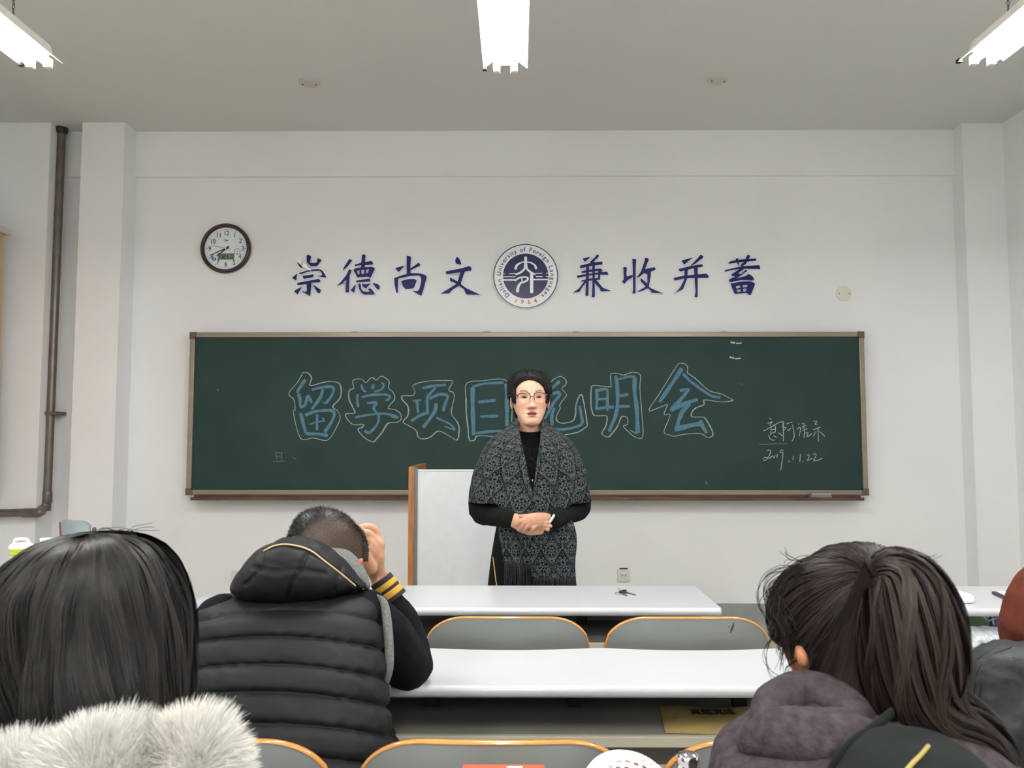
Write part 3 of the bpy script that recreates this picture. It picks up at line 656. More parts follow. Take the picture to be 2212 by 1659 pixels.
# ---------------------------------------------------------------- clock
cc = P(485, 535, YW - .04); KC = (P(486, 535, YW - .04).x - cc.x); yc = YW - .03
t = empty('wall_clock', (cc.x, YW, cc.z), 'round wall clock with dark brown rim and a date display', 'clock')
M_RIM = mat('dark_brown_rim', rgb(52, 24, 28), .3, vary=.1, coat=.3)
prof = [(54.5, 0), (54.6, .022), (53, .034), (50, .040), (47.5, .034), (46.0, .024), (46, .010)]
V = np.array([[(cc.x + math.cos(a) * r * KC, YW - h, cc.z + math.sin(a) * r * KC) for a in np.linspace(0, 2 * math.pi, 72, endpoint=False)] for r, h in prof])
MB().geo(grid_faces(V)).build('rim', M_RIM, t, smooth=True)
M_FACE = mat('clock_face_print', rgb(226, 236, 240), .45)
yf = YW - .014
V = np.array([[(cc.x + math.cos(a) * r * KC, YW - h, cc.z + math.sin(a) * r * KC) for a in np.linspace(0, 2 * math.pi, 72, endpoint=False)] for r, h in ((46.5, .005), (46.5, .013), (.01, .014))])
MB().geo(grid_faces(V)).build('dial', M_FACE, t)
M_INK = mat('black_ink', rgb(28, 26, 36), .5)
def K4(a, b): return (cc.x + ((a - 830) * 150 / 1659) * KC, cc.z - ((b - 832) * 150 / 1659) * KC)
for n_, a, b in (('12',838,468),('1',1040,518),('2',1180,652),('3',1240,838),('4',1172,1032),('5',1035,1172),('6',840,1212),('7',650,1172),('8',505,1035),('9',447,842),('10',520,665),('11',655,518)):
    x, z = K4(a, b); m = MB().geo(text_geo(n_, 14.2 * KC, wallM(x, yf - .0012, z, 0, .9))); m.build('numeral', M_INK, t)
m = MB()
for k in range(60):
    a = R(k * 6); l, wd = (4, .9) if k % 5 == 0 else (2.2, .35)
    u, v_ = np.array((math.sin(a), math.cos(a))), np.array((math.cos(a), -math.sin(a)))
    q = [u * 43.5 + v_ * wd / 2, u * 43.5 - v_ * wd / 2, u * (43.5 - l) - v_ * wd / 2, u * (43.5 - l) + v_ * wd / 2]
    m.add([(cc.x + p_[0] * KC, yf - .001, cc.z + p_[1] * KC) for p_ in q], [(0, 1, 2, 3)])
tag(m.build('minute_marks', mat('mark_ink', rgb(80, 95, 100), .5), t))
def hand(name, pts, y, d=.0015):
    fill2d([[K4(a, b) for a, b in pts]], d, y, name, M_INK, t)
hand('minute_hand', [(815,830),(840,845),(480,1005),(455,1000)], yf - .008)
hand('hour_hand', [(820,835),(845,855),(640,1015),(612,1030),(618,1012)], yf - .006)
hand('hand_tail', [(835,830),(895,770),(918,805),(855,855)], yf - .0085)
hand('second_hand', [(478,762),(830,824),(970,856),(965,862),(900,848),(830,832),(478,767)], yf - .010, .0008)
MB().geo(disc_geo((K4(832, 838)[0], yf - .010, K4(832, 838)[1]), 1.6 * KC, .003, '-Y', 16)).build('hub', M_ACRY, t)
a, b = K4(645, 950), K4(1040, 1105)
lcd = MB().box(a[0], b[0], yf - .0022, yf, b[1], a[1]).build('date_display', mat('lcd_grey_green', rgb(130, 132, 112), .3), t)
m = MB()
SEG = {'1': 'bc', '2': 'abged', '.': ''}
def seg7(ch, x, y, w_, h_):
    for s in SEG.get(ch, ''):
        (x0_, y0_), (x1_, y1_) = {'a': ((0, 0), (1, 0)), 'b': ((1, 0), (1, .5)), 'c': ((1, .5), (1, 1)), 'd': ((0, 1), (1, 1)), 'e': ((0, .5), (0, 1)), 'f': ((0, 0), (0, .5)), 'g': ((0, .5), (1, .5))}[s]
        p0, p1 = K4(x + x0_ * w_, y + y0_ * h_), K4(x + x1_ * w_, y + y1_ * h_); e = .7 * KC
        m.box(min(p0[0], p1[0]) - e, max(p0[0], p1[0]) + e, yf - .003, yf - .0024, min(p0[1], p1[1]) - e, max(p0[1], p1[1]) + e)
seg7('1', 665, 985, 30, 90); seg7('1', 725, 985, 30, 90); seg7('2', 785, 985, 38, 90); seg7('1', 865, 985, 20, 90)
for a, b in ((775, 1072), (905, 1072)): x, z = K4(a, b); m.box(x - .6 * KC, x + .6 * KC, yf - .003, yf - .0024, z - .6 * KC, z + .6 * KC)
for k in range(4): x, z = K4(955 + k * 20, 990); m.box(x - .35 * KC, x + .35 * KC, yf - .003, yf - .0024, z - 2 * KC, z + 1.5 * KC)
for k in range(4): x, z = K4(955 + k * 20, 1060); m.box(x - .6 * KC, x + .6 * KC, yf - .003, yf - .0024, z - 1.2 * KC, z + 1.2 * KC)
m.build('display_digits', mat('lcd_ink', rgb(48, 46, 42), .5), lcd)
x, z = K4(558, 1090); V = [(x + math.cos(a_) * 4.6 * KC, z + math.sin(a_) * 3.4 * KC) for a_ in np.linspace(0, 6.283, 28, endpoint=False)]
s_ = fill2d([V], .0008, yf - .0024, 'blue_sticker', mat('sticker_blue', rgb(30, 100, 190), .4), t)
MB().box(x - 1.3 * KC, x + 1.3 * KC, yf - .0030, yf - .0024, z - 1.4 * KC, z + 1.4 * KC).build('sticker_print', M_ACRY, s_)
x, z = K4(1112, 908)
s_ = fill2d([[(x + math.cos(a_) * 6.7 * KC, z + math.sin(a_) * 6.7 * KC) for a_ in np.linspace(0, 6.283, 36, endpoint=False)]], .0008, yf - .0014, 'round_sticker', M_ACRY, t)
fill2d([[(x + math.cos(a_) * rr * KC, z + math.sin(a_) * rr * KC) for a_ in np.linspace(0, 6.283, 36, endpoint=False)] for rr in (6.6, 5.6)], .0004, yf - .0019, 'sticker_ring', M_NAVY, s_)
MB().box(x - 5 * KC, x + 5 * KC, yf - .002, yf - .0016, z - .4 * KC, z + .5 * KC).box(x - 1 * KC, x + 1 * KC, yf - .002, yf - .0016, z + 1.5 * KC, z + 3 * KC).box(x - 1 * KC, x + 1 * KC, yf - .002, yf - .0016, z - 3.5 * KC, z - 2 * KC).build('sticker_print', mat('soft_navy', rgb(120, 128, 165), .4), s_)
m = MB()
for pts, wd in (([(810,605),(785,620),(785,650),(815,668)], .5), ([(812,650),(830,612),(845,645),(860,622),(880,650),(895,648)], .7), ([(815,640),(850,635),(885,635)], .9), ([(820,655),(885,652)], .5)):
    q = catmull([K4(a, b) for a, b in pts], 5); a, b = stroke2d(q, wd * KC); n = len(q); V = np.zeros((n, 2, 3)); V[:, 0, 0], V[:, 0, 2], V[:, 1, 0], V[:, 1, 2] = a[:, 0], a[:, 1], b[:, 0], b[:, 1]; V[:, :, 1] = yf - .0012
    m.geo(grid_faces(V, wrap=False))
m.build('brand_mark', M_INK, t)

# ================================================================ FURNITURE
M_PANEL = mat('lectern_panel', rgb(196, 200, 202), .45, vary=.03, scale=20)
M_OAK = mat('orange_wood', rgb(150, 96, 46), .4, vary=.3, scale=9, stretch=(6, 6, .8))
M_EDGE = mat('grey_edge_trim', rgb(92, 98, 104), .45)
yl0 = 4.10
lx0, lx1 = P(882, 1150, yl0).x, P(1222, 1150, yl0).x
zt1 = P(884, 1008, yl0).z; zt2 = P(960, 1017, yl0).z
t = empty('lectern', ((lx0 + lx1) / 2, yl0 + .25, 0), 'pale grey lectern with an orange wood side edge behind the woman', 'lectern')
MB().box(lx0, lx0 + .030, yl0 - .01, yl0 + .5, 0, zt1, bev=.002).build('side_panel', M_OAK, t)
MB().box(lx0 + .030, lx0 + .046, yl0 - .006, yl0 + .02, 0, zt1 - .004).build('edge_trim', M_EDGE, t)
MB().box(lx0 + .046, lx1 - .03, yl0, yl0 + .018, .02, zt2).build('front_panel', M_PANEL, t)
MB().box(lx0 + .046, lx1 - .03, yl0 - .003, yl0 + .03, zt2, zt2 + .006).build('top_edging', mat('pale_edging', rgb(214, 216, 214), .4), t)
MB().box(lx1 - .03, lx1, yl0 - .01, yl0 + .5, 0, zt1, bev=.002).build('side_panel', M_OAK, t)
MB().box(lx0 + .03, lx1 - .03, yl0 + .02, yl0 + .48, zt2 - .14, zt2 - .12).build('shelf', M_PANEL, t)

def bull(x0, x1, y0, y1, z, th=.028, scallops=None, notch=True):
    """tabletop with a rounded front edge; far edge may be scalloped round the seat backs"""
    nx = 120; xs = np.linspace(x0, x1, nx); V = []
    prof = [(0, -th)] + [(-.5 * th * math.sin(a) - .004, -th / 2 - th / 2 * math.cos(a)) for a in np.linspace(.2, math.pi - .2, 14)] + [(.004, 0)]
    for x in xs:
        yb = y1
        for s in (scallops or []):
            u = (x - s) / .23
            if abs(u) < 1: yb -= .022 * math.cos(u * math.pi / 2) ** .8
        r = [(x, y0 + .014 + a, z + b) for a, b in prof] + [(x, yb, z), (x, yb, z - th)]
        V.append(r)
    V = np.array(V); return grid_faces(V)
SEATX = [P(1096, 1380, 2.30).x + k for k in (-1.022, -.515, 0, .507)]
def desk(label, x0, x1, y0, y1, z=.75, scallops=None, group='long white desks with book shelves', shelf=True, legs=(.25, .62, .95), lean=0, far=None):
    t = empty('lecture_desk', ((x0 + x1) / 2, (y0 + y1) / 2, 0), label, 'desk', group)
    dt = MB().geo(bull(x0, x1, y0, y1, z, scallops=scallops)).build('desktop', M_DESK, t)
    for f_ in dt.data.polygons:
        f_.use_smooth = abs(f_.normal.x) < .5 and f_.center.y < y0 + .013 - t.location.y and abs(f_.normal.z) < .995
    MB().box(x0 - .0015, x0, y0 + .004, y1, z - .0275, z - .0005).build('end_edging', M_LIP, t)
    MB().box(x1, x1 + .0015, y0 + .004, y1 - .0, z - .0275, z - .0005).build('end_edging', M_LIP, t)
    if shelf:
        MB().box(x0 + .05, x1 - .05, y0 + .045, y1 - .03, z - .145, z - .127).build('book_shelf', M_SHELF, t)
        MB().box(x0 + .05, x1 - .05, y0 + .028, y0 + .045, z - .150, z - .124, bev=.003).build('shelf_lip', M_LIP, t)
    MB().box(x0 + .05, x1 - .05, y1 - .028, y1 - .014, z - .30, z - .032).build('modesty_panel', M_SHELF, t)
    for k in legs:
        x = x0 + (x1 - x0) * k
        leg = MB()
        leg.box(x - .018, x + .018, y1 - .10, y1 - .075, z - .127, z - .028)
        leg.box(x - .018, x + .018, y0 + .14, y1 - .03, z - .06, z - .028)
        leg.box(x - .02, x + .02, (y0 + y1) / 2 + .06, (y0 + y1) / 2 + .11, .02, z - .15)
        leg.box(x - .03, x + .03, y0 + .06, y1 - .02, 0, .025, bev=.004)
        leg.build('steel_leg', M_STEEL, t)
    return t
XD0, XD1 = -1.26, P(1558, 1313, 2.76).x
desk('white front-row desk with a bunch of keys on it, nearest the woman', -.62, XD1, 2.76, 3.17, legs=(.30, .66, .96))
desk('white desk behind the seated man, empty, under his elbow', XD0, P(1702, 1426, 2.15).x, 1.905, 2.245, scallops=SEATX, legs=(.06, .30, .524, .716, .935))
desk('white desk nearest the camera, mostly below the frame', XD0 + .0, .76, .98, 1.335, scallops=[s - .008 for s in SEATX], legs=(.05, .35, .65, .95))
desk('white desk at the right edge holding a notebook', 1.2, 3.35, 2.76, 3.17, legs=(.06, .35, .65, .95))
desk('white desk far left under the two drink bottles', -3.2, -1.47, 2.30, 2.64, legs=(.06, .35, .65, .95))
# left part of the front row
t = empty('side_table', (-.97, 2.78, 0), 'pale table end showing between the long-haired head and the seated man', 'table')
MB().box(P(400, 1300, 2.8).x, -.80, 2.56, 2.955, .722, .75, bev=.006).build('tabletop', M_DESK, t)
MB().box(P(402, 1300, 2.8).x, -.81, 2.565, 2.575, .55, .722).build('apron', M_LIP, t)
for x in (-1.15, -.84):
    for y in (2.62, 2.9): MB().box(x - .015, x + .015, y - .015, y + .015, 0, .722).build('leg', M_STEEL, t)

def backrest_geo(w_=.462, h=.34, th=.012, bow=.034, lean=.05):
    """bent plywood back: rounded top corners, bowed towards +(-Y)"""
    nx, nz = 44, 22; rad = .085
    F, Bk = np.zeros((nz, nx, 3)), np.zeros((nz, nx, 3))
    for i in range(nz):
        v = 1 - (1 - i / (nz - 1)) ** 1.7 if i else 0
        for j in range(nx):
            u = -1 + 2 * j / (nx - 1)
            x = u * w_ / 2; ax = abs(x) - (w_ / 2 - rad * 1.35)
            top = h - (0 if ax <= 0 else rad * (1 - math.sqrt(max(0, 1 - min(1, ax / (rad * 1.35)) ** 2)))) - .006 * u * u
            z = top * v
            y = -bow * (1 - u * u) - lean * (z / h)
            F[i, j] = (x, y, z); Bk[i, j] = (x, y + th, z)
    return F, Bk
BF, BB = backrest_geo()
def seat(name_label, x, y, group, ztop=.829, parts=True, src=None):
    if src is not None:
        r = src.copy(); C.objects.link(r); r.location = (x, y, 0); r['label'] = name_label; r['group'] = group
        for ch in list(src.children):
            c_ = ch.copy(); C.objects.link(c_); c_.parent = r
        return r
    t = empty('lecture_chair', (0, 0, 0), name_label, 'chair', group)
    z0 = ztop - .34; n = BF.shape[1]
    MB().geo(grid_faces(BF + (0, 0, z0), wrap=False)).geo(grid_faces(BB[:, ::-1] + (0, 0, z0), wrap=False)).build('backrest', M_SEATG, t, smooth=True)
    idx = [(i, 0) for i in range(BF.shape[0])] + [(BF.shape[0] - 1, j) for j in range(1, n)] + [(i, n - 1) for i in range(BF.shape[0] - 2, -1, -1)]
    a = np.array([BF[i, j] for i, j in idx]); b = np.array([BB[i, j] for i, j in idx])
    cen = np.array((0, 0, .15)); o_ = a - cen; o_[:, 1] = 0; o_ /= np.linalg.norm(o_, axis=1, keepdims=True)
    V = np.stack([a + (0, -.0012, z0) - o_ * .0014, a + (0, -.0012, z0) + o_ * .0005, a + (0, .002, z0) + o_ * .0035, b + (0, -.002, z0) + o_ * .0035, b + (0, .0012, z0) + o_ * .0005, b + (0, .0012, z0) - o_ * .0035], axis=1)
    MB().geo(grid_faces(V, caps=False)).build('plywood_edge', M_PLY, t, smooth=True)
    # seat pad in front of the back and its bracket
    nx, ny = 20, 14; T = np.zeros((ny, nx, 3)); D = np.zeros((ny, nx, 3))
    for i in range(ny):
        for j in range(nx):
            u, v = -1 + 2 * j / (nx - 1), i / (ny - 1); ww = .21 * (1 - .12 * v ** 6)
            T[i, j] = (u * ww, .03 + .36 * v, .44 - .02 * math.sin(v * 3) + .03 * max(0, v - .8) * -3); D[i, j] = T[i, j] - (0, 0, .012)
    MB().geo(grid_faces(T, wrap=False)).geo(grid_faces(D[:, ::-1], wrap=False)).build('seat_pad', M_SEATG, t, smooth=True)
    MB().box(-.02, .02, .006, .05, .40, .60).box(-.02, .02, .03, .20, .40, .425).build('seat_bracket', M_STEEL, t)
    return t
s0 = None
ROW2 = ['grey seat back right of centre behind the front desk, with dark scuffs', ]
specs = [
 (SEATX[2], 2.335, 'grey seat back with orange edge directly in front of the front desk', 'seats at the second desk'),
 (SEATX[3], 2.335, 'scuffed grey seat back with orange edge, right one at the second desk', 'seats at the second desk'),
 (SEATX[1], 2.335, 'grey seat back hidden beyond the seated man in the vest', 'seats at the second desk'),
 (P(1068, 1600, 1.42).x, 1.425, 'grey seat back in the bottom centre, lit by glints on its orange edge', 'seats at the nearest desk'),
 (P(1068, 1600, 1.42).x + .512, 1.425, 'grey seat back at the bottom right behind the steel bottle cap', 'seats at the nearest desk'),
 (P(1068, 1600, 1.42).x - .506, 1.425, 'grey seat back right behind the man in the padded vest', 'seats at the nearest desk'),
]
first = None
for x, y, lab, grp in specs:
    if first is None: first = seat(lab, x, y, grp); first.location = (x, y, 0)
    else: seat(lab, x, y, grp, src=first)

# dark scuffs on the right-hand seat back
def on_seat(o_, px, py, off=.0006):
    bk = [c_ for c_ in o_.children if c_.name.startswith('backrest')][0]
    bt_ = BVHTree.FromPolygons([v.co + o_.location for v in bk.data.vertices], [tuple(p_.vertices) for p_ in bk.data.polygons])
    return hit(bt_, px, py, off)
rs_ = [o_ for o_ in bpy.data.objects if o_.get('label', '').startswith('scuffed grey seat')][0]
M_SCUF = mat('dark_scuff', rgb(62, 66, 66), .8)
for pts, w_ in (([(1585, 1347), (1582, 1356), (1578, 1366)], .0035), ([(1574, 1352), (1576, 1359)], .0016), ([(1533, 1336), (1535, 1344)], .0015)):
    pp = [on_seat(rs_, *p_) for p_ in pts]
    if all(pp): MB().geo(tube([tuple(p_) for p_ in pp], [w_ * .5] + [w_] * (len(pp) - 2) + [w_ * .4], seg=8, flat=.15, fdir=(0, 1, 0))).build('scuff_mark', M_SCUF, rs_, smooth=True)
# ================================================================ PEOPLE
M_SKIN = mat('skin_painted', rgb(205, 160, 135), .48, attr='tint', vary=.04, scale=25, spec=.35, bump=.04, bscale=300)
for m_ in (M_SKIN,):
    b_ = m_.node_tree.nodes['Principled BSDF']; b_.inputs['Subsurface Weight'].default_value = .12; b_.inputs['Subsurface Radius'].default_value = (1, .35, .2); b_.inputs['Subsurface Scale'].default_value = .006
M_HAIR = mat('dark_hair', rgb(40, 34, 32), .5, attr='tint', spec=.18)
M_HCAP = mat('dark_hair_mass', rgb(9, 8, 8), .6, spec=.25, vary=.3, scale=40, stretch=(1, 1, .15), bump=.5, bscale=120)
M_BLACK = mat('black_knit', rgb(5, 5, 6), .9, vary=.2, scale=60, bump=.2, bscale=400, spec=.2)
M_TROU = mat('dark_trousers', rgb(30, 32, 38), .8, vary=.15, scale=30, bump=.1)
M_SHOE = mat('dark_shoe', rgb(28, 26, 26), .4)
M_NAIL = mat('finger_nail', rgb(228, 180, 165), .25, coat=.4)
SK = np.array([lin(180), lin(136), lin(110)])

def hand_geo(wr, tip, nrm, side=1, s=1.0, curl=.4):
    """open relaxed hand from wrist towards tip; nrm = back-of-hand normal"""
    wr, d, n = np.array(wr, float), np.array(tip, float) - np.array(wr, float), np.array(nrm, float)
    d /= np.linalg.norm(d); n -= d * np.dot(n, d); n /= np.linalg.norm(n); a = np.cross(d, n) * side
    g = [tube([wr - d * .02, wr + d * .03 * s, wr + d * .075 * s], [.026 * s, .038 * s, .042 * s], flat=.45, fdir=n)]
    for k, (o_, L) in enumerate(((-.030, .066), (-.010, .076), (.011, .070), (.031, .056))):
        b = wr + d * .078 * s + a * o_ * s; L *= s
        g.append(tube([b - d * .02, b + d * L * .45 - n * .006, b + d * L * (.8 - .1 * curl) - n * L * .35 * curl, b + d * L * (1 - .25 * curl) - n * L * .75 * curl], [.0095 * s, .009 * s, .0082 * s, .007 * s], seg=10))
    b = wr + d * .02 * s - a * .028 * s
    g.append(tube([b, b - a * .026 * s + d * .02 * s - n * .01, b - a * .034 * s + d * .055 * s - n * .018 * s], [.013 * s, .011 * s, .009 * s], seg=10))
    return g

def figure_geo(J, hands=True):
    """J: head (centre), neck, chest, pelvis, sh_l, sh_r, el_*, wr_*, hip_*, kn_*, an_*, toe_*"""
    a = {k: np.array(v, float) for k, v in J.items() if k != 'hand'}
    g = [tube([a['pelvis'], (a['pelvis'] + a['chest']) / 2, a['chest'], a['neck']], [.10, .085, .09, .045], flat=.7, fdir=(0, 1, 0), seg=20)]
    g.append(tube([a['neck'] - (a['head'] - a['neck']) * .3, a['neck'], a['head']], [.06, .052, .052]))
    for s in 'lr':
        g.append(tube([a['chest'], a['sh_' + s], a['el_' + s], a['wr_' + s]], [.04, .04, .033, .023]))
        g.append(tube([a['pelvis'], a['hip_' + s], a['kn_' + s], a['an_' + s]], [.06, .068, .048, .034]))
        g.append(tube([a['an_' + s], (a['an_' + s] + a['toe_' + s]) / 2 + (0, 0, .01), a['toe_' + s]], [.034, .036, .028]))
    return g
def legs_clothes(J, root, mt=None, r=(.092, .098, .066, .052)):
    a = {k: np.array(v, float) for k, v in J.items()}
    g = [tube([a['pelvis'] + (0, 0, .08), a['pelvis']], [.14, .145], flat=.8, fdir=(0, 1, 0))]
    for s in 'lr': g.append(tube([a['pelvis'], a['hip_' + s], a['kn_' + s], a['an_' + s] + (0, 0, .03)], r))
    link('trousers', fuse(g, .010, 4), mt or M_TROU, root)
    for s in 'lr':
        MB().geo(tube([a['an_' + s] + (0, 0, -.015), (a['an_' + s] + a['toe_' + s]) / 2 + (0, 0, .0), a['toe_' + s]], [.045, .047, .04], flat=.9)).build('shoe', M_SHOE, root, smooth=True)
def tintskin(me, fn=None):
    co = get_co(me); c = np.tile(SK, (len(co), 1)); c *= (1 + .05 * wob(co, 30))[:, None]
    if fn: c = fn(co, c)
    set_col(me, c)
def sstep(a, b, x):
    t = np.clip((x - a) / (b - a), 0, 1); return t * t * (3 - 2 * t)

HEADP = [(-.118,-.068,.010,.012),(-.110,-.060,.030,.032),(-.098,-.048,.046,.042),(-.082,-.036,.060,.0505),(-.064,-.020,.073,.060),(-.045,-.008,.083,.066),(-.020,0,.092,.070),(0,.004,.095,.072),(.03,.008,.098,.074),(.06,.010,.094,.071),(.083,.010,.080,.060),(.098,.010,.056,.043),(.106,.010,.026,.020),(.108,.010,.004,.003)]
def head_local(ex=2.15, seg=72):
    rs = [(0, c, z, w_, d) for z, c, d, w_ in HEADP]
    return grid_faces(rings(rs, seg=seg, sub=4, ex=ex))
def xf(g, M): return ([tuple(M @ Vector(v)) for v in g[0]], g[1])

# ---------------------------------------------------------------- standing woman
YP = 3.38
root = empty('person', (P(1144, 1200, YP).x, YP, 0), 'standing woman with short black hair and glasses, in a grey patterned shawl, hands clasped', 'person')
eye = P(1144.5, 860.7, YP)
HM = Matrix.Translation(eye) @ Matrix.Rotation(R(4), 4, 'Z') @ Matrix.Rotation(R(-1), 4, 'Y')
HMi = HM.inverted()
def wp(px, py, Y): return tuple(P(px, py, Y))
ears = []
for s in (-1, 1):
    ears.append(xf(ellipsoid((s * .0755, .004, -.014), (.008, .017, .031), 20, 14, Matrix.Rotation(R(s * 14), 3, 'Z') @ Matrix.Rotation(R(-8), 3, 'X')), HM))
YH = 3.165
A_L = dict(sh=wp(1092, 980, 3.42), el=wp(1040, 1092, 3.44), wr=wp(1098, 1121, 3.235))
A_R = dict(sh=wp(1202, 980, 3.42), el=wp(1250, 1085, 3.44), wr=wp(1190, 1124, 3.215))
JW = dict(head=tuple(HM @ Vector((0, .01, -.05))), neck=wp(1146, 945, 3.42), chest=wp(1146, 985, 3.42), pelvis=wp(1148, 1165, 3.42),
          sh_l=A_L['sh'], el_l=A_L['el'], wr_l=A_L['wr'], sh_r=A_R['sh'], el_r=A_R['el'], wr_r=A_R['wr'])
px_ = JW['pelvis'][0]
for s, sg in (('l', -1), ('r', 1)):
    JW['hip_' + s] = (px_ + sg * .09, 3.42, .82); JW['kn_' + s] = (px_ + sg * .095, 3.41, .47); JW['an_' + s] = (px_ + sg * .095, 3.44, .10); JW['toe_' + s] = (px_ + sg * .10, 3.31, .045)
geos = [xf(head_local(), HM)] + ears + figure_geo(JW)
# neck column under the jaw
geos.append(tube([tuple(HM @ Vector((0, .015, -.06))), tuple(HM @ Vector((0, .005, -.12))), wp(1146, 950, 3.40)], [.055, .053, .06], seg=20))
# clasped hands, traced finger by finger
def hp(cx, cy, Y): return wp(1080 + cx / 15.8, 1080 + cy / 15.8, Y)
geos.append(tube([hp(330, 640, 3.235), hp(560, 730, 3.205), hp(800, 850, 3.185)], [.029, .030, .030], flat=.75, fdir=(0, 1, 0)))           # under wrist and palm
geos.append(tube([hp(760, 880, 3.19), hp(1050, 960, 3.185), hp(1330, 985, 3.185)], [.028, .029, .024], flat=.7, fdir=(0, 1, 0)))
for pts, rr in ((((1250, 930), (1420, 880), (1590, 885)), .0085), (((1300, 960), (1500, 960), (1640, 1020)), .0085), (((1280, 900), (1480, 830), (1640, 775)), .008), (((1350, 940), (1560, 930), (1730, 890)), .0085)):
    geos.append(tube([hp(pts[0][0], pts[0][1], 3.185), hp(pts[1][0], pts[1][1], 3.172), hp(pts[2][0], pts[2][1], 3.165)], [.0095, rr, rr * .85], seg=12))
geos.append(tube([hp(1700, 700, 3.215), hp(1480, 680, 3.185), hp(1200, 720, 3.155), hp(1020, 720, 3.148)], [.026, .029, .033, .030], flat=.62, fdir=(0, 1, 0)))     # upper hand back
FN = [((1040, 610), (760, 690), (650, 790), (565, 850), .0088), ((1050, 690), (860, 760), (740, 900), (640, 1020), .0092), ((1120, 770), (980, 850), (880, 960), (790, 1070), .0090), ((1290, 830), (1170, 930), (1110, 1010), (1035, 1095), .0082)]
for a_, b_, c_, d_, rr in FN:
    geos.append(tube([hp(*a_, 3.150), hp(*b_, 3.138), hp(*c_, 3.143), hp(*d_, 3.158)], [rr * 1.12, rr, rr * .95, rr * .78], seg=12))
geos.append(tube([hp(1250, 640, 3.165), hp(950, 575, 3.152), hp(820, 565, 3.155), hp(700, 560, 3.165)], [.013, .011, .0098, .0078], seg=12))                        # thumb
body = fuse(geos, .0023, 2, .45)
co = get_co(body); Hi = np.array(HMi); L = co @ Hi[:3, :3].T + Hi[:3, 3]
front = (L[:, 1] < -.02) & (L[:, 2] > -.13) & (L[:, 2] < .11) & (np.abs(L[:, 0]) < .09)
x, y, z = L[:, 0], L[:, 1], L[:, 2]
G = lambda x0, z0, sx, sz: np.exp(-((x - x0) / sx) ** 2 / 2 - ((z - z0) / sz) ** 2 / 2)
ax = np.abs(x)
Gs = lambda x0, z0, sx, sz: np.exp(-((ax - x0) / sx) ** 2 / 2 - ((z - z0) / sz) ** 2 / 2)
d = np.zeros(len(x))
nz_ = np.clip((.012 - z) / .05, 0, 1)
ridge = np.where((z < .016) & (z > -.060), np.exp(-(x / (.0062 + .004 * nz_)) ** 2 / 2), 0) * sstep(.018, .0, z) * (.007 + .012 * nz_) * sstep(-.049, -.040, z)
d += ridge + .009 * G(0, -.036, .0085, .0065) + .0065 * Gs(.0125, -.040, .0050, .0052)
d -= .0035 * Gs(.0075, -.0468, .0035, .0022)
d -= .0085 * Gs(.031, .001, .013, .008)
d += .0030 * Gs(.030, .019, .014, .006) + .0035 * Gs(.044, -.026, .013, .012) - .002 * Gs(.048, -.058, .012, .014)
d += .0045 * Gs(.031, .000, .0105, .0055)                      # closed-in eyelids over the eyeballs
d += .0058 * G(0, -.0625, .016, .0036) + .0062 * G(0, -.0755, .0135, .0042) - .0105 * G(0, -.0690, .0135, .0020) - .0020 * G(0, -.084, .014, .004) + .004 * G(0, -.100, .015, .008)
d -= .0018 * G(0, -.056, .003, .004)
d[~front] = 0
fwd = np.array((HM.to_3x3() @ Vector((0, -1, 0)))); co2 = co + d[:, None] * fwd; set_co(body, co2)
SKF = np.array([lin(198), lin(158), lin(134)])
def wfn(co_, c):
    face = sstep(-.16, -.13, z)[:, None]
    c = c * (1 - face) + SKF * (1 + .03 * wob(co_, 45))[:, None] * face
    f = front[:, None] * 1.0
    def put(c, m_, col): m_ = np.clip(m_, 0, 1)[:, None] * f; return c * (1 - m_) + np.array([lin(k) for k in col]) * m_
    c = put(c, .40 * Gs(.042, -.040, .018, .016), (206, 140, 120))
    c = put(c, .35 * G(0, -.038, .010, .008), (208, 146, 124))
    wl = .0205 * np.sqrt(np.clip(1 - (np.abs(z + .069) / .0135) ** 2, 0, 1))
    up = sstep(0, .0022, (.0215 * (1 - ((z + .0668) / .0105) ** 2) - ax)) * ((z > -.0690) & (z < -.0565))
    lo_ = sstep(0, .0022, (.0190 * (1 - ((z + .0700) / .0115) ** 2) - ax)) * ((z <= -.0690) & (z > -.0820))
    c = put(c, .92 * up + .86 * lo_, (150, 76, 72))
    c = put(c, 1.2 * np.exp(-((z + .0690 + 1.2 * ax ** 2 * 4) / .0018) ** 2 / 2) * (ax < .0185), (70, 30, 30))
    c = put(c, .5 * np.exp(-((z + .0682) / .0011) ** 2 / 2) * (ax < .010), (190, 165, 155))
    bx_ = np.clip((ax - .014) / .034, 0, 1); bz = .0225 + .0050 * np.sin(bx_ * 2.4)
    c = put(c, .9 * np.exp(-((z - bz) / .0031) ** 2 / 2) * sstep(.012, .020, ax) * sstep(.052, .042, ax), (46, 32, 29))
    c = put(c, .7 * Gs(.0075, -.0470, .0032, .0017), (96, 50, 44))
    c = put(c, .35 * np.exp(-((z + .012) / .004) ** 2 / 2) * Gs(.031, -.010, .014, .006), (176, 130, 112))
    return c
bb_ = bvh_of(body)
tintskin(body, wfn)
link('body', body, M_SKIN, root)
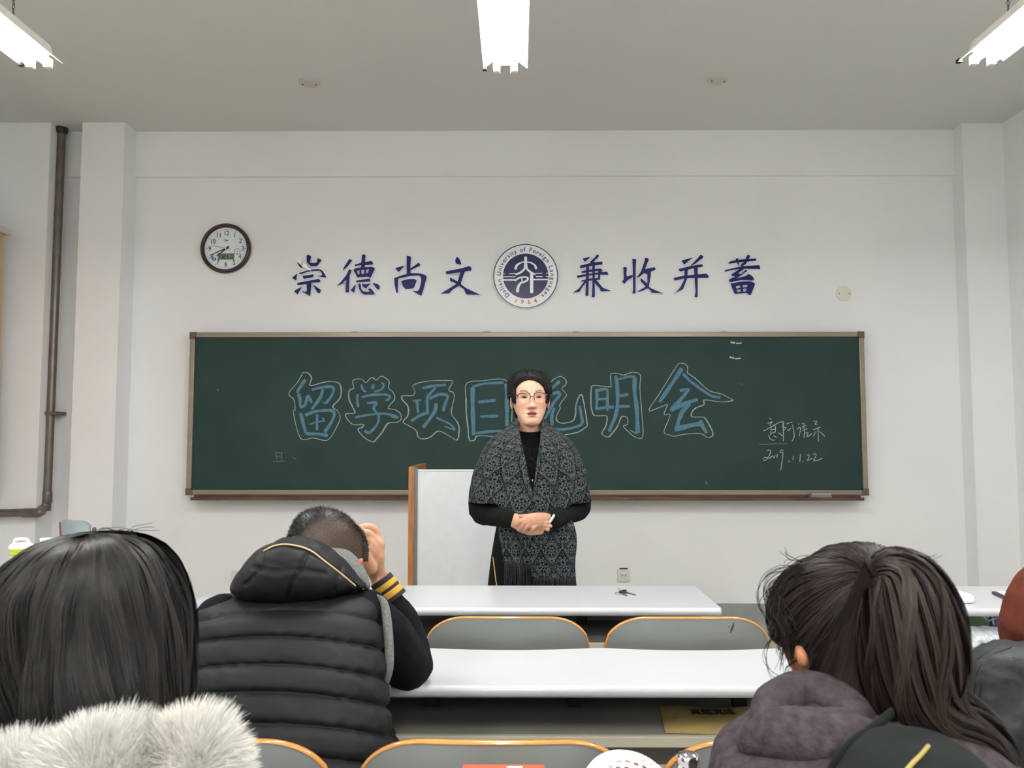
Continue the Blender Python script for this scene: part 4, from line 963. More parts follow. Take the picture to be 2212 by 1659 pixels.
# eyes: eyeball sliver, iris, lash lines (parts)
M_EYEW = mat('eye_white', rgb(150, 138, 130), .5, spec=.2); M_IRIS = mat('dark_iris', rgb(22, 14, 12), .6, spec=.1); M_LASH = mat('lash_black', rgb(34, 22, 22), .6)  # eye white is greyed: shade on the eyeball put into its colour
def hloc(x_, z_, off=0.0):
    o = HM @ Vector((x_, -.2, z_)); dd = (HM.to_3x3() @ Vector((0, 1, 0))); h = bb_.ray_cast(o, dd); return h[0] - dd * off if h[0] else o
for s in (-1, 1):
    V = []
    for j in range(9):
        v = -1 + 2 * j / 8; row = []
        for i in range(21):
            u = -1 + 2 * i / 20; zz = .0008 + .0012 * (1 - u * u) + v * .0029 * (1 - abs(u) ** 2.2) + (.0008 * u * s)
            row.append(list(hloc(s * .031 + u * .0120, zz, .0006 + .0012 * (1 - v * v) * (1 - u * u))))
        V.append(row)
    ew = MB().geo(grid_faces(np.array(V), wrap=False)).build('eye', M_EYEW, root, smooth=True)
    cx_ = s * .031 + .001; V = []
    for rr in (.0001, .003, .0050):
        V.append([list(hloc(cx_ + math.cos(t_) * rr, np.clip(.0014 + math.sin(t_) * rr, -.0016, .0042), .0040)) for t_ in np.linspace(0, 6.283, 24, endpoint=False)])
    MB().geo(grid_faces(np.array(V), caps=False)).build('iris', M_IRIS, ew, smooth=True)
    up_ = [tuple(hloc(s * .031 + u * .0138, .0010 + .0038 * (1 - abs(u) ** 2) + .0008 * u * s, .0022)) for u in np.linspace(-1, 1, 9)]
    MB().geo(tube(up_, [.0003, .0008, .0012, .0013, .0013, .0013, .0012, .0009, .0003], seg=8, sub=3)).build('upper_lash_line', M_LASH, root, smooth=True)
    lo2 = [tuple(hloc(s * .031 + u * .0135, .0006 - .0033 * (1 - u * u), .0010)) for u in np.linspace(-1, 1, 9)]
    MB().geo(tube(lo2, .0004, seg=6, sub=3)).build('lower_lid_line', mat('lid_brown', rgb(120, 78, 66), .6), root, smooth=True)
# hair: cap that rises out of the scalp behind the hairline
def hair_cap(HM, thick, hairline, parent, name='hair', lump=.004, seedv=0.0, res=(150, 110), mt=None, low=-.06):
    g = rings([(0, c, z_, w_, d_) for z_, c, d_, w_ in HEADP], seg=res[0], sub=8, ex=2.15)
    flat = g.reshape(-1, 3); cen = np.array((0, .008, .01)); n_ = flat - cen; n_ /= np.linalg.norm(n_, axis=1, keepdims=True)
    m_ = hairline(flat)                                  # >0 inside the hair, metres
    t_ = thick(flat) * sstep(0, .014, m_) - .006 * sstep(.002, -.006, m_)
    t_ += sstep(0, .012, m_) * lump * (wob(flat, 55, seedv) + .6 * wob(flat, 120, seedv + 2))
    V = (flat + n_ * t_[:, None]); M_ = np.array(HM); V = V @ M_[:3, :3].T + M_[:3, 3]
    gg = grid_faces(V.reshape(g.shape)); keep = [f for f in gg[1] if any(m_[i] > -.010 for i in f if i < len(m_))]
    return MB().geo((gg[0], keep)).build(name, mt or M_HCAP, parent, smooth=True), V, m_, n_
HLP = [(-.085, -.03), (-.070, -.022), (-.066, .012), (-.060, .040), (-.048, .055), (-.032, .066), (-.012, .071), (.010, .069), (.026, .062), (.040, .052), (.052, .040), (.060, .015), (.066, -.022), (.085, -.03)]
HLx, HLz = np.array([a for a, _ in HLP]), np.array([b for _, b in HLP])
def w_hl(p):
    zl = np.interp(p[:, 0], HLx, HLz)
    fr = p[:, 2] - zl
    side = p[:, 2] + .045 - .5 * np.clip(.02 - p[:, 1], 0, .1) * 0
    bk = sstep(-.012, .010, p[:, 1])                   # behind the ears
    fr = np.where(np.abs(p[:, 0]) > .062, np.minimum(p[:, 2] + .026, .03) , fr)
    v = fr * (1 - bk) + (p[:, 2] + .085) * bk
    ear = np.hypot((p[:, 1] - .004) / 1.0, (p[:, 2] + .018) / 1.3) - .026
    return np.where((np.abs(p[:, 0]) > .05) & (p[:, 2] < .012), np.minimum(v, ear), v)
def w_th(p): return .012 + .010 * sstep(.02, .09, np.abs(p[:, 0])) * sstep(-.04, .03, p[:, 2]) + .006 * sstep(.03, .10, p[:, 2]) - .006 * sstep(.095, .108, p[:, 2]) + .010 * sstep(0, .09, p[:, 1])
hc, V, m_, n_ = hair_cap(HM, w_th, w_hl, root, lump=.0035)
MH = np.array(HM)
sel = np.where(m_ > .004)[0]; pick = nr.choice(sel, 3200); base = V[pick]; nn = n_[pick] @ MH[:3, :3].T
tg = np.cross(nn, nr.normal(0, 1, (len(pick), 3)) + (0, 0, .3)); tg /= np.linalg.norm(tg, axis=1, keepdims=True)
k = np.linspace(0, 1, 6)[None, :, None]; S = base[:, None] - nn[:, None] * .001 + nn[:, None] * (.0025 * np.sin(k * 3)) + tg[:, None] * .017 * k + np.array((0, 0, -.006)) * k ** 2
tint = np.array([lin(15), lin(13), lin(13)]) * nr.uniform(.5, 1.6, (len(pick), 1))
ribbons('curly_strands', S, .0011, np.repeat(nn[:, None], 6, 1), M_HAIR, root, tint); bpy.data.objects['curly_strands']['kind'] = 'stuff'
# glasses
M_GLS = mat('wine_red_frame', rgb(72, 12, 26), .25, coat=.5); M_GMET = mat('thin_metal_rim', rgb(120, 92, 84), .3, metal=.8)
gl = link('glasses', MB().geo(tube([(0, 0, 0), (0, 0, .001)], .0001, seg=3, sub=1)).mesh(), M_GLS)
bpy.data.objects.remove(gl)
def G3(x_, z_, yy=-.112): return tuple(HM @ Vector((x_ * 1.03, yy + 2.2 * x_ * x_, z_ * 1.08 - .0045)))
frame = MB(); rimm = MB(); lens = MB()
lens_pts = {}
for s in (-1, 1):
    o = [(.0075, .006), (.011, .0185), (.022, .0205), (.036, .0205), (.051, .017), (.0565, .010), (.0555, -.004), (.050, -.015), (.038, -.021), (.024, -.0205), (.013, -.014)]
    q = catmull([G3(s * a, b) for a, b in o], 5, closed=True); lens_pts[s] = q
    frame.geo(tube([G3(s * a, b) for a, b in ((.0085, -.003), (.0078, .008), (.011, .0182), (.022, .0205), (.036, .0205), (.051, .0172), (.0565, .011), (.0565, .004))], [.0018, .0021, .0020, .0018, .0018, .0021, .0026, .0019], seg=8, sub=5))
    rimm.geo(tube([tuple(v) for v in q[::4]] + [tuple(q[0])], .0008, seg=8, sub=2))
    frame.geo(tube([G3(s * .0565, .012), tuple(HM @ Vector((s * .068, -.085, .011))), tuple(HM @ Vector((s * .0765, -.03, .006))), tuple(HM @ Vector((s * .078, .012, -.006)))], [.0019, .0016, .0014, .0012], seg=8))
    frame.geo(tube([G3(s * .0085, -.002), tuple(HM @ Vector((s * .0085, -.104, -.010)))], .0012, seg=6, sub=2))
frame.geo(tube([G3(-.0085, .0045), G3(0, .0075), G3(.0085, .0045)], [.0018, .0022, .0018], seg=8))
t = empty('glasses', tuple(HM @ Vector((0, -.11, 0))), None); t.parent = root; t.location = Vector(HM @ Vector((0, -.11, 0))) - root.location
frame.build('front_frame', M_GLS, t, smooth=True); rimm.build('lens_rim', M_GMET, t, smooth=True)
# sweater: torso, sleeves, roll neck
g = [grid_faces(rings([pxring(1108, 1188, 948, 3.42, .06), pxring(1088, 1206, 966, 3.42, .09), pxring(1078, 1216, 1000, 3.42, .105), pxring(1080, 1215, 1060, 3.42, .11), pxring(1074, 1222, 1130, 3.42, .12), pxring(1066, 1234, 1190, 3.42, .13)], ex=2.2)),
     tube([A_L['sh'], A_L['el'], wp(1070, 1112, 3.33), wp(1102, 1121, 3.228)], [.056, .058, .047, .037]),
     tube([A_R['sh'], A_R['el'], wp(1222, 1108, 3.33), wp(1196, 1124, 3.222)], [.056, .056, .046, .036])]
sw = fuse(g, .005, 5); co = get_co(sw); set_co(sw, co + get_no(sw) * (.0022 * wob(co, 38))[:, None]); link('black_sweater', sw, M_BLACK, root)
nk = tube([wp(1147, 925.5, 3.392), wp(1147, 940, 3.40), wp(1147, 958, 3.41)], [.066, .069, .085], seg=32, cap=False)
MB().geo(nk).build('roll_neck', M_BLACK, root, smooth=True)
sk = grid_faces(rings([pxring(1074, 1222, 1128, 3.42, .125), pxring(1067, 1236, 1165, 3.42, .125), pxring(1060, 1240, 1210, 3.42, .13), pxring(1054, 1244, 1262, 3.42, .13), pxring(1048, 1250, 1330, 3.42, .13), pxring(1040, 1256, 1420, 3.42, .13)], ex=2.3, seg=96, sub=8))
MB().geo(sk).build('black_skirt', M_BLACK, root, smooth=True)
for s in 'lr': MB().geo(tube([JW['an_' + s], np.array(JW['an_' + s]) * .5 + np.array(JW['toe_' + s]) * .5, JW['toe_' + s]], [.04, .042, .034], flat=.9)).build('shoe', M_SHOE, root, smooth=True)
bs = bvh_of(bpy.data.objects['black_skirt'].data)
bs = BVHTree.FromPolygons([Vector(v) for v in sk[0]], sk[1])
zp = [hit(bs, 1000 + a / 3.253, 780 + b / 3.253, .002) for a, b in ((200, 1290), (212, 1380), (222, 1460), (232, 1540), (242, 1600))]
MB().geo(tube([tuple(p_) for p_ in zp if p_], .0028, seg=8)).build('gold_zip', mat('brass_zip', rgb(190, 150, 84), .3, metal=.8), root, smooth=True)
for i in range(5):
    zq = [hit(bs, a, b, .0005) for a, b in ((1070, 1215 + i * 12), (1082, 1218 + i * 12), (1092, 1214 + i * 12))]

# shawl ------------------------------------------------------------------
M_SHAWL = bpy.data.materials.new('damask_shawl'); M_SHAWL.use_nodes = True; nt = M_SHAWL.node_tree; bsdf = nt.nodes['Principled BSDF']; bsdf.inputs['Roughness'].default_value = .9; bsdf.inputs['Specular IOR Level'].default_value = .1
def N(t_, **kw):
    n = nt.nodes.new(t_)
    for a_, b_ in kw.items(): setattr(n, a_, b_)
    return n
def mth(op, a_, b_=None):
    n = N('ShaderNodeMath', operation=op)
    for i, v in enumerate((a_, b_)):
        if v is None: continue
        if isinstance(v, (int, float)): n.inputs[i].default_value = v
        else: nt.links.new(v, n.inputs[i])
    return n.outputs[0]
uv = N('ShaderNodeUVMap'); sp = N('ShaderNodeSeparateXYZ'); nt.links.new(uv.outputs[0], sp.inputs[0])
TW, TH = .095, .13
u_, v_ = mth('DIVIDE', sp.outputs[0], TW), mth('DIVIDE', sp.outputs[1], TH)
def motif(du, dv, seed):
    uu, vv = mth('ADD', u_, du), mth('ADD', v_, dv)
    fu = mth('ABSOLUTE', mth('SUBTRACT', mth('FRACT', uu), .5))       # mirrored about the motif axis
    fv = mth('SUBTRACT', mth('FRACT', vv), .5)
    X, Y = mth('MULTIPLY', fu, TW), mth('MULTIPLY', fv, TH)
    r = mth('SQRT', mth('ADD', mth('MULTIPLY', X, X), mth('MULTIPLY', Y, Y)))
    a = mth('ARCTAN2', Y, X)
    cb = N('ShaderNodeCombineXYZ'); nt.links.new(X, cb.inputs[0]); nt.links.new(Y, cb.inputs[1]); cb.inputs[2].default_value = seed
    ns = N('ShaderNodeTexNoise'); ns.inputs['Scale'].default_value = 105; ns.inputs['Detail'].default_value = 1.2; ns.inputs['Distortion'].default_value = 2.2
    nt.links.new(cb.outputs[0], ns.inputs['Vector'])
    n2 = N('ShaderNodeTexNoise'); n2.inputs['Scale'].default_value = 240; n2.inputs['Detail'].default_value = 0
    nt.links.new(cb.outputs[0], n2.inputs['Vector'])
    pet = mth('ABSOLUTE', mth('SINE', mth('ADD', mth('MULTIPLY', a, 3.5), mth('MULTIPLY', n2.outputs['Fac'], 2.0))))
    flower = mth('LESS_THAN', r, mth('ADD', .007, mth('MULTIPLY', pet, .013)))
    veins = mth('GREATER_THAN', mth('ABSOLUTE', mth('SINE', mth('MULTIPLY', a, 7.0))), .25)
    inner = mth('GREATER_THAN', mth('ABSOLUTE', mth('SUBTRACT', r, .0065)), .0016)
    flower = mth('MULTIPLY', mth('MULTIPLY', flower, inner), veins)
    leaf = mth('GREATER_THAN', mth('ADD', ns.outputs['Fac'], mth('MULTIPLY', mth('SUBTRACT', n2.outputs['Fac'], .5), .35)), .495)
    edge_ = mth('ADD', mth('ADD', mth('DIVIDE', X, .046), mth('ABSOLUTE', mth('DIVIDE', Y, .062))), mth('MULTIPLY', ns.outputs['Fac'], .6))
    lo_ = mth('LESS_THAN', edge_, 1.32)
    hole = mth('GREATER_THAN', r, .021)
    leaf = mth('MULTIPLY', mth('MULTIPLY', leaf, lo_), hole)
    return mth('MAXIMUM', flower, leaf)
mm_ = mth('MAXIMUM', motif(0, 0, .3), motif(.5, .5, 3.7))
wv = N('ShaderNodeTexNoise'); wv.inputs['Scale'].default_value = 700; nt.links.new(uv.outputs[0], wv.inputs['Vector'])
mm_ = mth('MULTIPLY', mm_, mth('ADD', .55, mth('MULTIPLY', wv.outputs['Fac'], .8)))
mx = N('ShaderNodeMix', data_type='RGBA'); nt.links.new(mm_, mx.inputs['Factor']); mx.inputs['A'].default_value = rgb(9, 10, 15); mx.inputs['B'].default_value = rgb(78, 84, 87)
nt.links.new(mx.outputs['Result'], bsdf.inputs['Base Color'])
bp = N('ShaderNodeBump'); bp.inputs['Strength'].default_value = .35; bp.inputs['Distance'].default_value = .002; nt.links.new(mm_, bp.inputs['Height']); nt.links.new(bp.outputs[0], bsdf.inputs['Normal'])

def zc(cx, cy): return 1000 + cx / 3.253, 780 + cy / 3.253
def cloth(name, V, m, parent, th=.003, uvscale=None, subd=0):
    """V grid (n,m,3) -> solid cloth with metric UVs"""
    n, k = V.shape[:2]; g = grid_faces(V, wrap=False); me = MB().geo(g).mesh(name)
    du = np.concatenate([np.zeros((n, 1)), np.cumsum(np.linalg.norm(np.diff(V, axis=1), axis=2), axis=1)], 1)
    du -= du[:, k // 2:k // 2 + 1]
    dv = np.concatenate([np.zeros((1, k)), np.cumsum(np.linalg.norm(np.diff(V, axis=0), axis=2), axis=0)], 0)
    uvl = me.uv_layers.new(name='UVMap'); lp = np.empty(len(me.loops), np.int32); me.loops.foreach_get('vertex_index', lp)
    uvs = np.stack([du.ravel()[lp], -dv.ravel()[lp]], 1); uvl.data.foreach_set('uv', uvs.astype(np.float32).ravel())
    o = link(name, me, m, parent, smooth=True)
    s = o.modifiers.new('s', 'SOLIDIFY'); s.thickness = th; s.offset = 1
    return o
# wrapped part: rows by height, columns from one V edge around the back to the other
rowsW = [  # cy, left silhouette, right silhouette, V-left x, V-right x (crop px)
 (412, 362, 572, 376, 560), (440, 345, 590, 385, 556), (480, 298, 650, 392, 552), (520, 235, 705, 400, 548), (560, 190, 752, 408, 543), (620, 148, 792, 422, 534), (700, 112, 832, 440, 520), (780, 80, 862, 462, 505), (860, 62, 880, 490, 486), (920, 50, 886, 500, 480), (985, 46, 884, 508, 478)]
rw = catmull(rowsW, 6); nr_, nc_ = len(rw), 150
V = np.zeros((nr_, nc_, 3))
for i, (cy, xl, xr, vl, vr) in enumerate(rw):
    y = 780 + cy / 3.253; pl, prr = P(1000 + xl / 3.253, y, 3.42), P(1000 + xr / 3.253, y, 3.42)
    cxm, hw = (pl.x + prr.x) / 2, (prr.x - pl.x) / 2; f = i / (nr_ - 1)
    dep = .085 + .075 * min(1, f * 1.8)
    aL, aR = P(1000 + vl / 3.253, y, 3.28).x, P(1000 + vr / 3.253, y, 3.28).x
    e = .82
    def angx(xv): 
        s = max(-1, min(1, (xv - cxm) / hw)); s = math.copysign(abs(s) ** (1 / e), s); return math.asin(s)
    t0, t1 = angx(aL), angx(aR)      # angle 0 = front centre, going left (negative x) around the back
    for j in range(nc_):
        u = j / (nc_ - 1); th_ = t0 - u * (2 * math.pi - (t1 - t0)) if True else 0
        sx, cyy = math.sin(th_), math.cos(th_)
        X = cxm + hw * math.copysign(abs(sx) ** e, sx); Yy = 3.42 - dep * math.copysign(abs(cyy) ** .9, cyy)
        ue = min(u, 1 - u); edge = 1.3 * math.exp(-((ue - .018) / .018) ** 2) - .7 * math.exp(-((ue - .062) / .014) ** 2)
        fold = .006 * math.sin(th_ * 9 + 3 * f) * f + .004 * math.sin(th_ * 17 + 6 * f)
        rr = 1 + (fold / .2)
        V[i, j] = (cxm + (X - cxm) * (1 + fold * 1.2), 3.42 + (Yy - 3.42) * rr - edge * .010, pl.z)
# lower hem rises towards the front left where the forearm comes out
for j in range(nc_):
    u = j / (nc_ - 1)
    for i in range(nr_):
        f = i / (nr_ - 1)
        if V[i, j, 1] < 3.38:
            dx = abs(V[i, j, 0] - P(1000 + 500 / 3.253, 1080, 3.27).x)
            V[i, j, 2] -= .088 * max(0, (f - .62) / .38) * (1 - min(1, max(0, (dx - .075) / .085))) ** 1.5
            if u < .5: V[i, j, 1] -= .005 * f
shawl = cloth('shawl', V, M_SHAWL, root, .0035)
shawl_b = BVHTree.FromPolygons([Vector(v) for v in V.reshape(-1, 3).tolist()], grid_faces(V, wrap=False)[1])
# front panels over the belly between the sleeves, then the two hanging tails
def panel(name, outline, Yf, nrow=60, ncol=50, fold=.006, fr=6.0):
    """outline rows: (cy, xl, xr, Y)"""
    q = catmull(outline, 6); n = len(q); V = np.zeros((n, ncol, 3))
    for i, (cy, xl, xr, Y0) in enumerate(q):
        for j in range(ncol):
            u = j / (ncol - 1); Yv = Y0 - Yf * math.sin(math.pi * min(max(u, 0), 1)) ** .7 - fold * math.sin(u * fr * 3.14 + 1.3) * min(1, (i + 3) / n * 2)
            V[i, j] = P(1000 + (xl + (xr - xl) * u) / 3.253, 780 + cy / 3.253, Yv)
    return cloth(name, V, M_SHAWL, shawl, .003), V
panel('front_drape', [(840, 120, 500, 3.335), (900, 130, 520, 3.330), (960, 200, 560, 3.325), (1010, 290, 600, 3.32), (1060, 340, 640, 3.32), (1110, 330, 640, 3.325), (1150, 300, 640, 3.33)], .040, fr=4)
panel('front_drape', [(840, 480, 870, 3.33), (900, 480, 860, 3.325), (960, 500, 790, 3.32), (1010, 520, 720, 3.32), (1060, 500, 690, 3.32), (1110, 480, 680, 3.325), (1150, 470, 690, 3.33)], .043, fr=4)
_, VL = panel('hanging_tail', [(1105, 262, 520, 3.275), (1150, 250, 510, 3.27), (1220, 252, 490, 3.26), (1300, 268, 470, 3.26), (1380, 282, 470, 3.26), (1422, 290, 480, 3.26)], .018, fold=.009, fr=4)
_, VR = panel('hanging_tail', [(1105, 440, 760, 3.29), (1150, 436, 782, 3.285), (1220, 436, 798, 3.28), (1300, 440, 800, 3.278), (1380, 446, 792, 3.276), (1450, 470, 790, 3.276), (1528, 490, 794, 3.276)], .030, fold=.008, fr=5)
# fringe of twisted threads
for VV, cyb, n_f in ((VL, 1570, 34), (VR, 1590, 58)):
    for half in (0,):
        m = MB(); bot = VV[-1]
        for k_ in range(n_f):
            u = (k_ + .5) / n_f * (len(bot) - 1); j = int(u); p0 = bot[j] * (1 - (u - j)) + bot[min(j + 1, len(bot) - 1)] * (u - j)
            z1 = P(1140, 780 + cyb / 3.253 + rnd.uniform(-4, 5), 3.3).z; dx = rnd.uniform(-.006, .006)
            m.geo(tube([tuple(p0 + (0, 0, .002)), tuple(p0 + (dx * .5, -.002, (z1 - p0[2]) * .5)), (p0[0] + dx, p0[1], z1)], [.0013, .0011, .0012], seg=6, sub=3))
        tag(m.build('fringe', mat('fringe_thread', rgb(30, 32, 36), .8, vary=.5, scale=90), shawl, smooth=True), kind='stuff')
# sparkles down the front of the sweater, pendant, brooch
spk = MB(); swb = bvh_of(bpy.data.objects['black_sweater'].data)
swb = BVHTree.FromPolygons([Vector(v) + root.location for v in [v.co for v in bpy.data.objects['black_sweater'].data.vertices]], [tuple(p_.vertices) for p_ in bpy.data.objects['black_sweater'].data.polygons])
for a, b in [(rnd.uniform(405, 530), rnd.uniform(530, 760)) for _ in range(34)]:
    h = hit(swb, *zc(a, b), .001)
    if h: spk.geo(ellipsoid(tuple(h), (.0009, .0009, .0009), 6, 4))
tag(spk.build('sequins', mat('sequin', rgb(210, 212, 215), .15, metal=1.0), root), kind='stuff')
h = hit(swb, *zc(488, 842), .03) or Vector(wp(1150, 1038, 3.27))
MB().geo(ellipsoid((h.x, h.y, h.z), (.0045, .003, .008), 12, 8)).build('pendant', mat('pale_gold', rgb(214, 200, 140), .2, metal=.9), root, smooth=True)
h = hit(shawl_b, *zc(512, 655), .006) or Vector(wp(1157, 981, 3.28))
m = MB()
for k_ in range(6):
    a = k_ * 1.05; m.geo(ellipsoid((h.x + .007 * math.cos(a), h.y, h.z + .0045 * math.sin(a)), (.0035, .0015, .0022), 8, 6, Matrix.Rotation(-a, 3, 'Y')))
m.build('brooch', mat('brooch_silver', rgb(150, 170, 160), .25, metal=.8), root, smooth=True)
# bangle, ring, nails
bc = Vector(hp(1690, 720, 3.215)); q = []
for a in np.linspace(0, 2 * math.pi, 24, endpoint=False):
    v_l = Vector((.010 * math.sin(a) * .55 + .0, -.034 * math.cos(a), .033 * math.sin(a)))
    v_l.rotate(Matrix.Rotation(R(26), 3, 'Y')); q.append(tuple(bc + v_l))
qq = catmull(q, 2, closed=True); V = []
for i in range(len(qq)):
    c_ = np.array(bc); o_ = qq[i] - c_; o_ /= np.linalg.norm(o_); sd = np.array((math.cos(R(26)), 0, -math.sin(R(26))))
    V.append([(qq[i] + o_ * .0042 * math.cos(b) + sd * .0058 * math.sin(b)).tolist() for b in np.linspace(0, 6.283, 10, endpoint=False)])
V.append(V[0]); MB().geo(grid_faces(np.array(V), caps=False)).build('jade_bangle', mat('pale_jade', rgb(170, 184, 164), .12, coat=.8, vary=.15, scale=60), root, smooth=True)
rc = np.array(hp(1150, 745, 3.1435)); V = []
fd = np.array(hp(980, 850, 3.138)) - np.array(hp(1290, 690, 3.150)); fd /= np.linalg.norm(fd); r1 = np.cross(fd, (0, 0, 1.0)); r1 /= np.linalg.norm(r1); r2 = np.cross(fd, r1)
for a in np.linspace(0, 6.283, 25):
    o_ = r1 * math.cos(a) + r2 * math.sin(a); V.append([(rc + o_ * (.0108 + .0009 * math.cos(b)) + fd * .0013 * math.sin(b)).tolist() for b in np.linspace(0, 6.283, 8, endpoint=False)])
MB().geo(grid_faces(np.array(V), caps=False)).build('silver_ring', mat('polished_silver', rgb(225, 225, 225), .12, metal=1.0), root, smooth=True)
for a_, b_, c_, d_, rr in FN:
    e = np.array(hp(*d_, 3.158)); u = e - np.array(hp(*c_, 3.143)); u /= np.linalg.norm(u); c0 = e + u * .001 + np.array((0, -1, 0)) * rr * .62
    MB().geo(ellipsoid(tuple(c0), (.0045, .0016, .0062), 12, 8, Vector((0, 0, 1)).rotation_difference(Vector(u)).to_matrix())).build('fingernail', M_NAIL, root, smooth=True)
# ================================================================ SEATED MAN (back view)
def local_to(g_or_pts, M): M_ = np.array(M); return np.asarray(g_or_pts) @ M_[:3, :3].T + M_[:3, 3]
root = empty('person', (P(640, 1400, 1.65).x, 1.62, 0), 'seated man with cropped hair in a black padded hooded vest, right hand at his head', 'person')
SCL = 1.10
HB = Matrix.Translation(P(704, 1190, 1.86)) @ Matrix.Rotation(R(180 - 14), 4, 'Z') @ Matrix.Rotation(R(38), 4, 'X') @ Matrix.Scale(SCL, 4) @ Matrix.Translation((0, -.008, -.03))
bx0 = P(612, 1500, 1.62).x
J = dict(head=tuple(HB @ Vector((0, .01, -.02))), neck=wp(668, 1250, 1.85), chest=wp(636, 1350, 1.79), pelvis=(bx0, 1.64, .61), sh_l=wp(478, 1345, 1.75), sh_r=wp(792, 1335, 1.77),
         el_l=(P(470, 1430, 1.95).x, 1.97, .80), wr_l=(P(560, 1430, 1.95).x, 2.09, .785), el_r=wp(890, 1430, 1.935), wr_r=wp(822, 1258, 1.955))
for s, sg in (('l', -1), ('r', 1)):
    J['hip_' + s] = (bx0 + sg * .10, 1.70, .585); J['kn_' + s] = (bx0 + sg * .13, 2.06, .52); J['an_' + s] = (bx0 + sg * .13, 2.02, .10); J['toe_' + s] = (bx0 + sg * .14, 2.16, .045)
def bp_(cx, cy, Y): return wp(740 + cx / 7.54, 1110 + cy / 7.54, Y)
g = [xf(head_local(), HB)] + figure_geo(J)
for sx in (-1, 1): g.append(xf(ellipsoid((sx * .0745, .004, -.020), (.008, .013, .022), 20, 14, Matrix.Rotation(R(sx * 22), 3, 'Z')), HB))
# raised hand
g.append(tube([bp_(610, 1080, 1.955), bp_(555, 950, 1.952), bp_(490, 800, 1.945), bp_(500, 640, 1.94), bp_(540, 520, 1.94)], [.023, .024, .030, .031, .024], flat=.62, fdir=(.3, 1, 0), seg=18))
g.append(tube([bp_(590, 560, 1.955), bp_(570, 400, 1.96), bp_(500, 240, 1.955), bp_(360, 215, 1.945), bp_(270, 245, 1.935), bp_(225, 290, 1.925)], [.0125, .0108, .0105, .0098, .0090, .0078], seg=14))
g.append(tube([bp_(545, 560, 1.935), bp_(515, 440, 1.93), bp_(430, 330, 1.925), bp_(330, 315, 1.92), bp_(255, 335, 1.915), bp_(200, 350, 1.91)], [.0125, .0110, .0108, .0098, .0088, .0076], seg=14))
g.append(tube([bp_(520, 600, 1.925), bp_(480, 500, 1.918), bp_(420, 440, 1.92), bp_(385, 500, 1.93)], [.0115, .0108, .0100, .0080], seg=12))
g.append(tube([bp_(500, 640, 1.920), bp_(450, 560, 1.912), bp_(400, 520, 1.918), bp_(380, 570, 1.93)], [.0105, .0095, .0090, .0075], seg=12))
g.append(tube([bp_(450, 880, 1.915), bp_(375, 720, 1.893), bp_(328, 570, 1.890), bp_(312, 470, 1.895), bp_(318, 415, 1.905)], [.018, .0150, .0118, .0105, .0085], seg=14))
g += hand_geo(J['wr_l'], np.array(J['wr_l']) + (.1, .03, 0), (0, 0, 1), 1)
g.append(ellipsoid(wp(777, 1216, 1.80), (.0062, .009, .0125), 16, 12, Matrix.Rotation(R(25), 3, 'Y')))
body = fuse(g, .0032, 2)
co = get_co(body); Lc = local_to(co, HB.inverted())
def man_hair(co_, Lc_):
    u, v = proj_np(co_); e = ((u - 712) / 82) ** 2 + ((v - 1208) / 96) ** 2
    top = sstep(.66, 1.0, e) * sstep(1225, 1180, v)
    return top
skull = sstep(-.055, -.045, Lc[:, 2] + .35 * np.clip(.03 - Lc[:, 1], -.1, .2) * -1) * 0
hm = ((Lc[:, 2] - (.058 - .0 * Lc[:, 0])) > -1.5 * np.clip(Lc[:, 1] + .055, 0, .2)) & (Lc[:, 2] > -.072) & (np.hypot(Lc[:, 1] - .004, (Lc[:, 2] + .016) / 1.3) > .026 - .02 * (np.abs(Lc[:, 0]) < .055)) & ((Lc[:, 0] / .074) ** 2 + ((Lc[:, 1] - .008) / .098) ** 2 + ((Lc[:, 2] - .02) / .094) ** 2 < 1.36)
tp = man_hair(co, Lc); HBR = np.array([lin(62), lin(48), lin(38)]); HBD = np.array([lin(24), lin(20), lin(19)])
def bfn(co_, c):
    hc_ = HBR * (1 - tp)[:, None] + HBD * tp[:, None]; hc_ = hc_ * (1 + .15 * wob(co_, 180))[:, None]
    c = np.where(hm[:, None], hc_, c)
    ear = (np.abs(Lc[:, 0]) > .070) & (np.hypot(Lc[:, 1] - .01, Lc[:, 2] + .014) < .034)
    u9, v9 = proj_np(co_); e9 = (np.hypot(u9 - 777, v9 - 1216) < 15) & (co_[:, 1] < 1.815)
    return np.where((ear & ~hm)[:, None] | e9[:, None], np.array([lin(180), lin(108), lin(84)]), c)
tintskin(body, bfn); bo_ = link('body', body, M_SKIN, root)
sel = np.where(hm)[0]; pick = nr.choice(sel, 15000); nb = get_no(body)[pick]; pb = co[pick] + nr.normal(0, .0012, (15000, 3))
upb = np.array(HB.to_3x3() @ Vector((0, -.3, 1))); upb /= np.linalg.norm(upb)
k = np.linspace(0, 1, 3)[None, :, None]; ln = (.0025 + .0040 * tp[pick])[:, None, None] * nr.uniform(.7, 1.2, (15000, 1, 1))
dr = nb[:, None] * .8 + upb * -.35 + nr.normal(0, .22, (15000, 1, 3)); S = pb[:, None] - nb[:, None] * .001 + dr * ln * k
tn = (HBR * .55 * (1 - tp[pick])[:, None] + HBD * .7 * tp[pick][:, None]) * nr.uniform(.5, 1.5, (15000, 1))
ribbons('cropped_hair', S, .0005, nr.normal(0, 1, (15000, 1, 3)) + np.zeros((1, 3, 1)), M_HAIR, root, tn)['kind'] = 'stuff'

M_VEST = mat('black_padded_nylon', rgb(19, 21, 24), .62, spec=.2, vary=.08, scale=9, bump=.12, bscale=55)
M_HEATH = mat('heather_grey_jersey', rgb(98, 98, 97), .95, vary=.3, scale=220, bump=.2, bscale=500)
